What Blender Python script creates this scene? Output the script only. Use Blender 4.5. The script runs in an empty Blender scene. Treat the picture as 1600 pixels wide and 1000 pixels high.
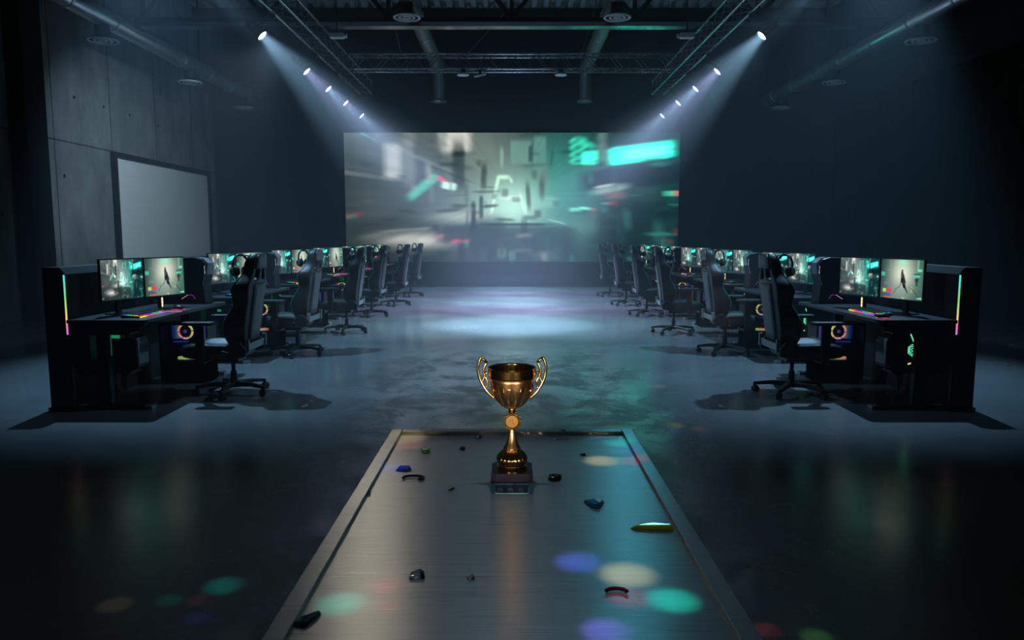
import bpy, bmesh, math, random
import numpy as np
from mathutils import Vector, Matrix
random.seed(7)
PI = math.pi
scene = bpy.context.scene
COL = scene.collection
sin, cos = math.sin, math.cos

# ------------------------------------------------------------------ helpers
def lin(c):
    c = c / 255.0
    return c / 12.92 if c <= 0.04045 else ((c + 0.055) / 1.055) ** 2.4
def rgb(r, g, b): return (lin(r), lin(g), lin(b))

def tag(o, label=None, cat=None, group=None, kind=None):
    if label: o['label'] = label
    if cat: o['category'] = cat
    if group: o['group'] = group
    if kind: o['kind'] = kind
    return o

def empty(name, loc=(0, 0, 0), rz=0.0):
    o = bpy.data.objects.new(name, None)
    o.location = loc; o.rotation_euler = (0, 0, rz); o.empty_display_size = 0.1
    COL.objects.link(o); return o

def copy_tree(o, parent=None):
    c = o.copy(); COL.objects.link(c); c.parent = parent
    for ch in o.children: copy_tree(ch, c)
    return c

class MB:
    def __init__(s): s.v = []; s.f = []; s.c = []; s.col = None
    def setcol(s, c): s.col = c; return s
    def add(s, verts, faces, M=None):
        b = len(s.v)
        for p in verts:
            p = Vector(p)
            if M is not None: p = M @ p
            s.v.append(tuple(p))
        for f in faces:
            s.f.append([b + i for i in f]); s.c.append(s.col)
        return s
    def box(s, c, d, M=None):
        x, y, z = c; a, b, h = d[0] / 2, d[1] / 2, d[2] / 2
        vs = [(x + i * a, y + j * b, z + k * h) for k in (-1, 1) for j in (-1, 1) for i in (-1, 1)]
        return s.add(vs, [(0, 2, 3, 1), (4, 5, 7, 6), (0, 1, 5, 4), (2, 6, 7, 3), (0, 4, 6, 2), (1, 3, 7, 5)], M)
    def span(s, x0, x1, y0, y1, z0, z1, M=None):
        return s.box(((x0 + x1) / 2, (y0 + y1) / 2, (z0 + z1) / 2), (abs(x1 - x0), abs(y1 - y0), abs(z1 - z0)), M)
    def prism(s, poly, axis, a0, a1, M=None):
        n = len(poly)
        def P(u, w, a):
            return (a, u, w) if axis == 'x' else ((u, a, w) if axis == 'y' else (u, w, a))
        vs = [P(u, w, a0) for u, w in poly] + [P(u, w, a1) for u, w in poly]
        fs = [list(range(n)), list(range(2 * n - 1, n - 1, -1))] + [(i, (i + 1) % n, n + (i + 1) % n, n + i) for i in range(n)]
        return s.add(vs, fs, M)
    def cyl(s, p0, p1, r0, r1=None, n=16, M=None, cap=True):
        r1 = r0 if r1 is None else r1
        p0, p1 = Vector(p0), Vector(p1); d = (p1 - p0).normalized()
        a = d.orthogonal().normalized(); b = d.cross(a)
        vs = [p0 + (a * cos(2 * PI * i / n) + b * sin(2 * PI * i / n)) * r0 for i in range(n)] + \
             [p1 + (a * cos(2 * PI * i / n) + b * sin(2 * PI * i / n)) * r1 for i in range(n)]
        fs = [(i, (i + 1) % n, n + (i + 1) % n, n + i) for i in range(n)]
        if cap: fs += [list(range(n - 1, -1, -1)), list(range(n, 2 * n))]
        return s.add(vs, fs, M)
    def tube(s, pts, r, n=8, M=None, closed=False, flat=None):
        pts = [Vector(p) for p in pts]; N = len(pts); vs = []; ref = None
        for i, p in enumerate(pts):
            if closed: t = (pts[(i + 1) % N] - pts[i - 1])
            else: t = pts[min(i + 1, N - 1)] - pts[max(i - 1, 0)]
            t.normalize()
            if ref is None: ref = t.orthogonal().normalized() if flat is None else Vector(flat)
            a = (ref - t * ref.dot(t)).normalized(); b = t.cross(a)
            if flat is None: ref = a
            rr = r[i] if isinstance(r, (list, tuple)) and len(r) == N and not isinstance(r, tuple) else r
            ra, rb = rr if isinstance(rr, tuple) else (rr, rr)
            for k in range(n):
                vs.append(p + a * cos(2 * PI * k / n) * ra + b * sin(2 * PI * k / n) * rb)
        fs = []
        for i in range(N if closed else N - 1):
            j = (i + 1) % N
            for k in range(n):
                fs.append((i * n + k, i * n + (k + 1) % n, j * n + (k + 1) % n, j * n + k))
        if not closed: fs += [list(range(n - 1, -1, -1)), [(N - 1) * n + k for k in range(n)]]
        return s.add(vs, fs, M)
    def lathe(s, prof, n=32, M=None, rmod=None, closed=False):
        vs = []; fs = []; m = len(prof)
        for i, (r, z) in enumerate(prof):
            for k in range(n):
                t = 2 * PI * k / n
                q = r * (rmod(t, i, z) if rmod else 1)
                vs.append((q * cos(t), q * sin(t), z))
        for i in range(m if closed else m - 1):
            j = (i + 1) % m
            for k in range(n):
                fs.append((i * n + k, i * n + (k + 1) % n, j * n + (k + 1) % n, j * n + k))
        if not closed:
            if prof[0][0] > 1e-6: fs.append(list(range(n - 1, -1, -1)))
            if prof[-1][0] > 1e-6: fs.append([(m - 1) * n + k for k in range(n)])
        return s.add(vs, fs, M)
    def build(s, name, mat, parent=None, smooth=False, bevel=0, sub=0, seg=2, recalc=True, angle=35):
        me = bpy.data.meshes.new(name)
        me.from_pydata(s.v, [], s.f)
        if any(c is not None for c in s.c):
            at = me.color_attributes.new('col', 'FLOAT_COLOR', 'CORNER')
            arr = np.zeros((len(me.loops), 4), np.float32); arr[:, 3] = 1
            li = 0
            for f, c in zip(s.f, s.c):
                c = c or (0, 0, 0)
                arr[li:li + len(f), :3] = c; li += len(f)
            at.data.foreach_set('color', arr.ravel())
        if recalc:
            bm = bmesh.new(); bm.from_mesh(me)
            bmesh.ops.recalc_face_normals(bm, faces=bm.faces)
            bm.to_mesh(me); bm.free()
        if smooth: me.polygons.foreach_set('use_smooth', [True] * len(me.polygons))
        me.update()
        me.materials.append(mat)
        o = bpy.data.objects.new(name, me); COL.objects.link(o)
        if parent: o.parent = parent
        if bevel:
            m = o.modifiers.new('edge', 'BEVEL'); m.width = bevel; m.segments = seg; m.limit_method = 'ANGLE'; m.angle_limit = math.radians(40)
        if sub:
            m = o.modifiers.new('round', 'SUBSURF'); m.levels = sub; m.render_levels = sub
        return o

# ------------------------------------------------------------------ materials
def newmat(name):
    m = bpy.data.materials.new(name); m.use_nodes = True
    nt = m.node_tree; nt.nodes.clear()
    out = nt.nodes.new('ShaderNodeOutputMaterial')
    return m, nt, out
class NT:
    def __init__(s, nt): s.nt = nt
    def n(s, t, **kw):
        nd = s.nt.nodes.new(t)
        for k, v in kw.items(): setattr(nd, k, v)
        return nd
    def l(s, a, b): s.nt.links.new(a, b)
def pm(name, color, metal=0.0, rough=0.5, noise=0.0, nscale=30.0, coat=0.0, trans=0.0, ior=1.45, bump=0.0, spec=0.5, sheen=0.0):
    """a plain surface with a little procedural unevenness"""
    m, nt, out = newmat(name); N = NT(nt)
    b = N.n('ShaderNodeBsdfPrincipled'); N.l(b.outputs[0], out.inputs[0])
    b.inputs['Base Color'].default_value = (*color, 1); b.inputs['Metallic'].default_value = metal
    b.inputs['Roughness'].default_value = rough; b.inputs['IOR'].default_value = ior
    b.inputs['Coat Weight'].default_value = coat; b.inputs['Transmission Weight'].default_value = trans
    b.inputs['Specular IOR Level'].default_value = spec
    tc = N.n('ShaderNodeTexCoord'); no = N.n('ShaderNodeTexNoise'); no.inputs['Scale'].default_value = nscale; no.inputs['Detail'].default_value = 3
    N.l(tc.outputs['Object'], no.inputs['Vector'])
    mr = N.n('ShaderNodeMapRange'); mr.inputs['To Min'].default_value = max(0.02, rough - 0.06 - noise); mr.inputs['To Max'].default_value = min(1, rough + 0.06 + noise)
    N.l(no.outputs['Fac'], mr.inputs['Value'])
    if trans == 0: N.l(mr.outputs[0], b.inputs['Roughness'])
    if bump:
        bp = N.n('ShaderNodeBump'); bp.inputs['Strength'].default_value = bump; bp.inputs['Distance'].default_value = 0.01
        N.l(no.outputs['Fac'], bp.inputs['Height']); N.l(bp.outputs[0], b.inputs['Normal'])
    return m
def emat(name, color, strength):
    m, nt, out = newmat(name); N = NT(nt)
    e = N.n('ShaderNodeEmission'); e.inputs[0].default_value = (*color, 1); e.inputs[1].default_value = strength
    N.l(e.outputs[0], out.inputs[0]); return m
def emat_attr(name, strength, gloss=True):
    m, nt, out = newmat(name); N = NT(nt)
    a = N.n('ShaderNodeAttribute'); a.attribute_name = 'col'
    b = N.n('ShaderNodeBsdfPrincipled'); b.inputs['Base Color'].default_value = (.01, .01, .012, 1); b.inputs['Roughness'].default_value = .35
    b.inputs['Emission Strength'].default_value = strength
    N.l(a.outputs['Color'], b.inputs['Emission Color']); N.l(b.outputs[0], out.inputs[0]); return m

M = {}
M['black_plastic'] = pm('black_plastic', (.012, .013, .015), 0, .4)
M['case_grey'] = pm('case_grey', (.035, .038, .042), .2, .4)
M['black_metal'] = pm('black_metal', (.012, .013, .015), .3, .38)
M['desk_top'] = pm('desk_top', (.030, .037, .048), 0, .38, bump=.05, nscale=120)
M['partition'] = pm('partition', (.016, .019, .023), 0, .6, bump=.08, nscale=150)
M['leather'] = pm('leather', (.020, .020, .023), 0, .42, bump=.12, nscale=220)
M['grey_leather'] = pm('grey_leather', (.10, .112, .122), 0, .45, bump=.12, nscale=220)
M['seat_leather'] = pm('seat_leather', (.035, .043, .055), 0, .42, bump=.12, nscale=220)
M['screen_glow_piping'] = pm('screen_glow_piping', (.02, .22, .17), 0, .4)  # teal glow of the screens painted into the piping colour
M['pad'] = pm('pad', (.035, .045, .06), 0, .5)
M['chrome'] = pm('chrome', (.45, .47, .5), 1, .25)
M['cap_grey'] = pm('cap_grey', (.25, .27, .29), .3, .35)
M['smoked_glass'] = pm('smoked_glass', (.3, .32, .34), 0, .06, trans=.0)
M['truss_metal'] = pm('truss_metal', (.62, .64, .66), .95, .28)
M['dark_steel'] = pm('dark_steel', (.035, .038, .042), .4, .5)
M['bright_steel'] = pm('bright_steel', (.80, .82, .84), 1, .20)
M['truss_brace'] = pm('truss_brace', (.16, .17, .18), .8, .4)
M['duct_metal'] = pm('duct_metal', (.62, .66, .70), .9, .34, noise=.08, nscale=6)
M['white_metal'] = pm('white_metal', (.78, .80, .82), .0, .4)
M['whiteboard'] = pm('whiteboard', (.80, .81, .82), 0, .55)
M['frame_dark'] = pm('frame_dark', (.03, .034, .038), .2, .45)
M['curtain'] = pm('curtain', (.007, .0075, .009), 0, .95, spec=.1)
M['navy_wall'] = pm('navy_wall', (.048, .055, .072), 0, .8, bump=.1, nscale=8, spec=.2)
M['black_wall'] = pm('black_wall', (.012, .014, .018), 0, .8, spec=.2)
M['deck'] = pm('deck', (.42, .47, .52), .2, .5)
M['gold'] = pm('gold', (.82, .52, .17), 1, .13)
M['bronze'] = pm('bronze', (.78, .48, .24), 1, .24)
M['medal_face'] = pm('medal_face', (.17, .095, .025), .8, .6)
M['board_black'] = pm('board_black', (.006, .008, .010), 0, .5)
M['green_board'] = emat('green_board', rgb(20, 125, 85), 1.0)
M['led'] = emat_attr('led', 1.0)
def lens_mat(name, color, strength):
    m, nt, out = newmat(name); N = NT(nt)
    e = N.n('ShaderNodeEmission'); e.inputs[0].default_value = (*color, 1); e.inputs[1].default_value = strength
    t = N.n('ShaderNodeBsdfTransparent'); a = N.n('ShaderNodeAddShader')
    N.l(e.outputs[0], a.inputs[0]); N.l(t.outputs[0], a.inputs[1]); N.l(a.outputs[0], out.inputs[0]); return m
M['lens'] = lens_mat('lens', (.62, .85, 1.0), 2.2); M['lens_violet'] = lens_mat('lens_violet', (.80, .72, 1.0), 2.2)
M['fill_lens'] = emat('fill_lens', (1, .8, .5), 4.0)
M['key'] = pm('key', (.02, .02, .024), 0, .5)

def glass(name, color, rough=0.03, ior=1.5):
    m, nt, out = newmat(name); N = NT(nt)
    b = N.n('ShaderNodeBsdfPrincipled'); N.l(b.outputs[0], out.inputs[0])
    b.inputs['Base Color'].default_value = (*color, 1); b.inputs['Roughness'].default_value = rough
    b.inputs['Transmission Weight'].default_value = 1; b.inputs['IOR'].default_value = ior
    return m
def thin_glass(name):
    m, nt, out = newmat(name); N = NT(nt)
    t = N.n('ShaderNodeBsdfTransparent'); t.inputs[0].default_value = (.62, .66, .68, 1)
    g = N.n('ShaderNodeBsdfGlossy'); g.inputs['Roughness'].default_value = .05
    f = N.n('ShaderNodeFresnel'); f.inputs[0].default_value = 1.5
    mx = N.n('ShaderNodeMixShader'); N.l(f.outputs[0], mx.inputs[0]); N.l(t.outputs[0], mx.inputs[1]); N.l(g.outputs[0], mx.inputs[2])
    N.l(mx.outputs[0], out.inputs[0]); return m
M['thin_glass'] = thin_glass('thin_glass')

def floor_mat():
    m, nt, out = newmat('polished_concrete'); N = NT(nt)
    b = N.n('ShaderNodeBsdfPrincipled'); N.l(b.outputs[0], out.inputs[0])
    tc = N.n('ShaderNodeTexCoord')
    big = N.n('ShaderNodeTexNoise'); big.inputs['Scale'].default_value = .55; big.inputs['Detail'].default_value = 6; big.inputs['Roughness'].default_value = .62
    N.l(tc.outputs['Object'], big.inputs['Vector'])
    mp = N.n('ShaderNodeMapping'); mp.inputs['Scale'].default_value = (1.5, 1.25, 1); N.l(tc.outputs['Object'], mp.inputs['Vector'])
    st = N.n('ShaderNodeTexNoise'); st.inputs['Scale'].default_value = 1.3; st.inputs['Detail'].default_value = 9; st.inputs['Roughness'].default_value = .72; st.inputs['Distortion'].default_value = .4
    N.l(mp.outputs[0], st.inputs['Vector'])
    # worn, scuffed strip in the middle aisle
    sx = N.n('ShaderNodeSeparateXYZ'); N.l(tc.outputs['Object'], sx.inputs[0])
    ax = N.n('ShaderNodeMath', operation='ABSOLUTE'); N.l(sx.outputs[0], ax.inputs[0])
    m1 = N.n('ShaderNodeMapRange'); m1.interpolation_type = 'SMOOTHSTEP'
    m1.inputs['From Min'].default_value = 2.0; m1.inputs['From Max'].default_value = .9; N.l(ax.outputs[0], m1.inputs['Value'])
    m2 = N.n('ShaderNodeMapRange'); m2.interpolation_type = 'SMOOTHSTEP'
    m2.inputs['From Min'].default_value = 11.0; m2.inputs['From Max'].default_value = 8.2; N.l(sx.outputs[1], m2.inputs['Value'])
    w = N.n('ShaderNodeMath', operation='MULTIPLY'); N.l(m1.outputs[0], w.inputs[0]); N.l(m2.outputs[0], w.inputs[1])
    sr = N.n('ShaderNodeMapRange'); sr.inputs['From Min'].default_value = .42; sr.inputs['From Max'].default_value = .57; N.l(st.outputs['Fac'], sr.inputs['Value'])
    scf = N.n('ShaderNodeMapRange'); scf.inputs['To Min'].default_value = .12; scf.inputs['To Max'].default_value = 1.0; N.l(w.outputs[0], scf.inputs['Value'])
    inv = N.n('ShaderNodeMath', operation='SUBTRACT'); inv.inputs[0].default_value = 1; N.l(sr.outputs[0], inv.inputs[1])
    scuff = N.n('ShaderNodeMath', operation='MULTIPLY'); N.l(inv.outputs[0], scuff.inputs[0]); N.l(scf.outputs[0], scuff.inputs[1])
    c0 = N.n('ShaderNodeMix', data_type='RGBA'); c0.inputs['A'].default_value = (.13, .145, .155, 1); c0.inputs['B'].default_value = (.20, .218, .23, 1)
    N.l(big.outputs['Fac'], c0.inputs['Factor'])
    c1 = N.n('ShaderNodeMix', data_type='RGBA'); c1.inputs['B'].default_value = (.04, .043, .048, 1); N.l(c0.outputs['Result'], c1.inputs['A']); N.l(scuff.outputs[0], c1.inputs['Factor'])
    N.l(c1.outputs['Result'], b.inputs['Base Color'])
    r0 = N.n('ShaderNodeMapRange'); r0.inputs['From Min'].default_value = .3; r0.inputs['From Max'].default_value = .7; r0.inputs['To Min'].default_value = .12; r0.inputs['To Max'].default_value = .29; N.l(big.outputs['Fac'], r0.inputs['Value'])
    r1 = N.n('ShaderNodeMath', operation='MULTIPLY_ADD'); r1.inputs[1].default_value = .15; N.l(scuff.outputs[0], r1.inputs[0]); N.l(r0.outputs[0], r1.inputs[2])
    N.l(r1.outputs[0], b.inputs['Roughness'])
    fine = N.n('ShaderNodeTexNoise'); fine.inputs['Scale'].default_value = 14; fine.inputs['Detail'].default_value = 6; N.l(tc.outputs['Object'], fine.inputs['Vector'])
    bp = N.n('ShaderNodeBump'); bp.inputs['Strength'].default_value = .035; bp.inputs['Distance'].default_value = .01; N.l(fine.outputs['Fac'], bp.inputs['Height'])
    N.l(bp.outputs[0], b.inputs['Normal'])
    b.inputs['Specular IOR Level'].default_value = .9
    return m
def concrete_mat():
    m, nt, out = newmat('board_marked_concrete'); N = NT(nt)
    b = N.n('ShaderNodeBsdfPrincipled'); N.l(b.outputs[0], out.inputs[0]); b.inputs['Roughness'].default_value = .75; b.inputs['Specular IOR Level'].default_value = .3
    tc = N.n('ShaderNodeTexCoord')
    n1 = N.n('ShaderNodeTexNoise'); n1.inputs['Scale'].default_value = .8; n1.inputs['Detail'].default_value = 8; n1.inputs['Roughness'].default_value = .65; N.l(tc.outputs['Object'], n1.inputs['Vector'])
    mp = N.n('ShaderNodeMapping'); mp.inputs['Scale'].default_value = (1, 1.7, .6); N.l(tc.outputs['Object'], mp.inputs['Vector'])
    n2 = N.n('ShaderNodeTexNoise'); n2.inputs['Scale'].default_value = 1.6; n2.inputs['Detail'].default_value = 8; n2.inputs['Roughness'].default_value = .7; N.l(mp.outputs[0], n2.inputs['Vector'])
    sx = N.n('ShaderNodeSeparateXYZ'); N.l(tc.outputs['Object'], sx.inputs[0])
    # form-panel joints every 2.1 m, one level joint at 3.55 m
    md = N.n('ShaderNodeMath', operation='PINGPONG'); md.inputs[1].default_value = 1.05
    of = N.n('ShaderNodeMath', operation='ADD'); of.inputs[1].default_value = .05; N.l(sx.outputs[1], of.inputs[0]); N.l(of.outputs[0], md.inputs[0])
    j1 = N.n('ShaderNodeMath', operation='LESS_THAN'); j1.inputs[1].default_value = .014; N.l(md.outputs[0], j1.inputs[0])
    sb = N.n('ShaderNodeMath', operation='SUBTRACT'); sb.inputs[1].default_value = 3.38; N.l(sx.outputs[2], sb.inputs[0])
    ab = N.n('ShaderNodeMath', operation='ABSOLUTE'); N.l(sb.outputs[0], ab.inputs[0])
    j2 = N.n('ShaderNodeMath', operation='LESS_THAN'); j2.inputs[1].default_value = .012; N.l(ab.outputs[0], j2.inputs[0])
    jj = N.n('ShaderNodeMath', operation='MAXIMUM'); N.l(j1.outputs[0], jj.inputs[0]); N.l(j2.outputs[0], jj.inputs[1])
    ad = N.n('ShaderNodeMath', operation='ADD'); N.l(n1.outputs['Fac'], ad.inputs[0]); N.l(n2.outputs['Fac'], ad.inputs[1])
    mr = N.n('ShaderNodeMapRange'); mr.inputs['From Min'].default_value = .7; mr.inputs['From Max'].default_value = 1.35; N.l(ad.outputs[0], mr.inputs['Value'])
    c0 = N.n('ShaderNodeMix', data_type='RGBA'); c0.inputs['A'].default_value = (.11, .118, .125, 1); c0.inputs['B'].default_value = (.30, .31, .32, 1); N.l(mr.outputs[0], c0.inputs['Factor'])
    c1 = N.n('ShaderNodeMix', data_type='RGBA'); c1.inputs['B'].default_value = (.03, .03, .032, 1); N.l(c0.outputs['Result'], c1.inputs['A']); N.l(jj.outputs[0], c1.inputs['Factor'])
    N.l(c1.outputs['Result'], b.inputs['Base Color'])
    bp = N.n('ShaderNodeBump'); bp.inputs['Strength'].default_value = .35; bp.inputs['Distance'].default_value = .02; N.l(ad.outputs[0], bp.inputs['Height']); N.l(bp.outputs[0], b.inputs['Normal'])
    return m
def brushed_mat():
    m, nt, out = newmat('brushed_steel'); N = NT(nt)
    b = N.n('ShaderNodeBsdfPrincipled'); N.l(b.outputs[0], out.inputs[0])
    tc = N.n('ShaderNodeTexCoord')
    mp = N.n('ShaderNodeMapping'); mp.inputs['Scale'].default_value = (3, 420, 3); N.l(tc.outputs['Object'], mp.inputs['Vector'])
    n1 = N.n('ShaderNodeTexNoise'); n1.inputs['Scale'].default_value = 1.5; n1.inputs['Detail'].default_value = 4; N.l(mp.outputs[0], n1.inputs['Vector'])
    c0 = N.n('ShaderNodeMix', data_type='RGBA'); c0.inputs['A'].default_value = (.30, .31, .32, 1); c0.inputs['B'].default_value = (.60, .61, .62, 1); N.l(n1.outputs['Fac'], c0.inputs['Factor'])
    N.l(c0.outputs['Result'], b.inputs['Base Color'])
    b.inputs['Metallic'].default_value = .76; b.inputs['Anisotropic'].default_value = .88
    tv = N.n('ShaderNodeCombineXYZ'); tv.inputs[1].default_value = 1; N.l(tv.outputs[0], b.inputs['Tangent'])
    mr = N.n('ShaderNodeMapRange'); mr.inputs['To Min'].default_value = .22; mr.inputs['To Max'].default_value = .38; N.l(n1.outputs['Fac'], mr.inputs['Value']); N.l(mr.outputs[0], b.inputs['Roughness'])
    bp = N.n('ShaderNodeBump'); bp.inputs['Strength'].default_value = .09; bp.inputs['Distance'].default_value = .004; N.l(n1.outputs['Fac'], bp.inputs['Height']); N.l(bp.outputs[0], b.inputs['Normal'])
    return m
M['floor'] = floor_mat(); M['concrete'] = concrete_mat(); M['steel'] = brushed_mat()

# ------------------------------------------------------------------ camera
F = 1160.0; TH = math.radians(6.39); CH = 1.5
cd = bpy.data.cameras.new('camera'); cam = bpy.data.objects.new('camera', cd); COL.objects.link(cam)
cam.location = (0, 0, CH); cam.rotation_euler = (PI / 2 - TH, 0, 0)
cd.sensor_width = 36; cd.lens = F / 1600 * 36; cd.clip_start = .05; cd.clip_end = 200
scene.camera = cam
def at_height(px, py, z):
    """the place at height z that the photograph shows at (px, py)"""
    a = TH + math.atan((py - 500) / F)
    D = (CH - z) / math.tan(a)
    Z = D * cos(TH) + (CH - z) * sin(TH)
    return Vector(((px - 800) / F * Z, D, z))

# ------------------------------------------------------------------ the room
XW, YB, ZC, YN = 8.85, 22.5, 7.9, -2.5
def struct(name, mb, mat, label=None, **k):
    o = mb.build(name, mat, **k); o['kind'] = 'structure'
    if label: o['label'] = label
    return o
struct('floor', MB().span(-XW - .3, XW + .3, YN, YB + .3, -.2, 0), M['floor'], 'polished dark concrete floor with scuffed middle aisle')
struct('wall_left', MB().span(-XW - .3, -XW, YN, YB, 0, ZC), M['concrete'], 'grey formed concrete wall on the left')
struct('wall_back', MB().span(-XW - .3, XW + .3, YB, YB + .3, 0, ZC), M['navy_wall'], 'dark navy back wall')
struct('wall_right', MB().span(XW, XW + .3, YN, YB, 0, ZC), M['black_wall'], 'dark wall above and behind the curtain')
mb = MB()                      # corrugated roof deck
per = .33; prof = []
x = -XW
while x < XW:
    prof += [(x, ZC), (x + .10, ZC), (x + .15, ZC - .14), (x + .28, ZC - .14)]; x += per
prof = [p for p in prof if p[0] <= XW] + [(XW, ZC)]
poly = prof + [(XW, ZC + .1), (-XW, ZC + .1)]
mb.prism(poly, 'y', YN, YB)
struct('ceiling', mb, M['deck'], 'corrugated metal roof deck')
# concrete tie holes
for i, (yy, zz) in enumerate([(14.3, 4.35), (15.4, 4.3), (16.5, 4.3), (17.6, 4.3), (19.0, 4.25), (14.9, 2.7), (14.2, 2.75), (13.0, 1.9), (12.7, 4.2)]):
    hole = MB().cyl((-XW - .01, yy, zz), (-XW + .012, yy, zz), .035, .03, 12)
    o = hole.build('tie_hole', M['board_black']); tag(o, None, None, None, 'structure')
# column on the left wall
col = MB().span(-XW + .003, -XW + .32, 13.35, 13.95, 0, ZC).build('column_left', M['black_wall'], bevel=.015)
col['kind'] = 'structure'; col['label'] = 'dark steel column against the concrete wall'

# whiteboard on the left wall
wb = empty('projection_board', (-XW, 19.25, 2.11))
tag(wb, 'large blank pale grey board in a dark frame on the concrete wall', 'board')
L, H = 5.0, 2.30
MB().span(.0, .05, -L / 2, L / 2, -H / 2, H / 2).build('board_surface', M['whiteboard'], wb)
fr = MB()
for (a, b_, c, d) in ((-L / 2 - .1, L / 2 + .1, H / 2, H / 2 + .1), (-L / 2 - .1, L / 2 + .1, -H / 2 - .1, -H / 2), (-L / 2 - .1, -L / 2, -H / 2, H / 2), (L / 2, L / 2 + .1, -H / 2, H / 2)):
    fr.span(0.002, .11, a, b_, c, d)
fr.build('board_frame', M['frame_dark'], wb)

# curtain on the right
mb = MB(); pts = []
n = 420; y0, y1 = 4.0, 20.3
for i in range(n + 1):
    t = i / n; y = y0 + (y1 - y0) * t
    ph = y * 2 * PI / .36 + .9 * sin(y * 1.7) + .6 * sin(y * 3.1)
    pts.append((XW - .22 + .075 * sin(ph) + .02 * sin(2.3 * ph), y))
vs = []; fs = []
zz = [0.02, .4, 1.2, 2.4, 3.6, 4.78]
for j, z in enumerate(zz):
    k = 1 - .45 * (z / 4.8)
    for (px_, py_) in pts: vs.append((XW - .22 + (px_ - XW + .22) * k, py_, z))
for j in range(len(zz) - 1):
    for i in range(n):
        a = j * (n + 1) + i; fs.append((a, a + 1, a + n + 2, a + n + 1))
mb.add(vs, fs)
cur = empty('stage_curtain', (0, 0, 0)); tag(cur, 'tall black pleated curtain hanging along the right wall', 'curtain')
drape = mb.build('drape', M['curtain'], cur, smooth=True, recalc=False)
sm = drape.modifiers.new('cloth', 'SOLIDIFY'); sm.thickness = .006
rl = MB().span(XW - .30, XW - .14, 4.0, 20.3, 4.785, 4.84)
for i in range(8): rl.span(XW - .24, XW, 4.6 + 2.1 * i, 4.64 + 2.1 * i, 4.80, 4.83)
rl.build('curtain_rail', M['black_wall'], cur)

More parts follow.
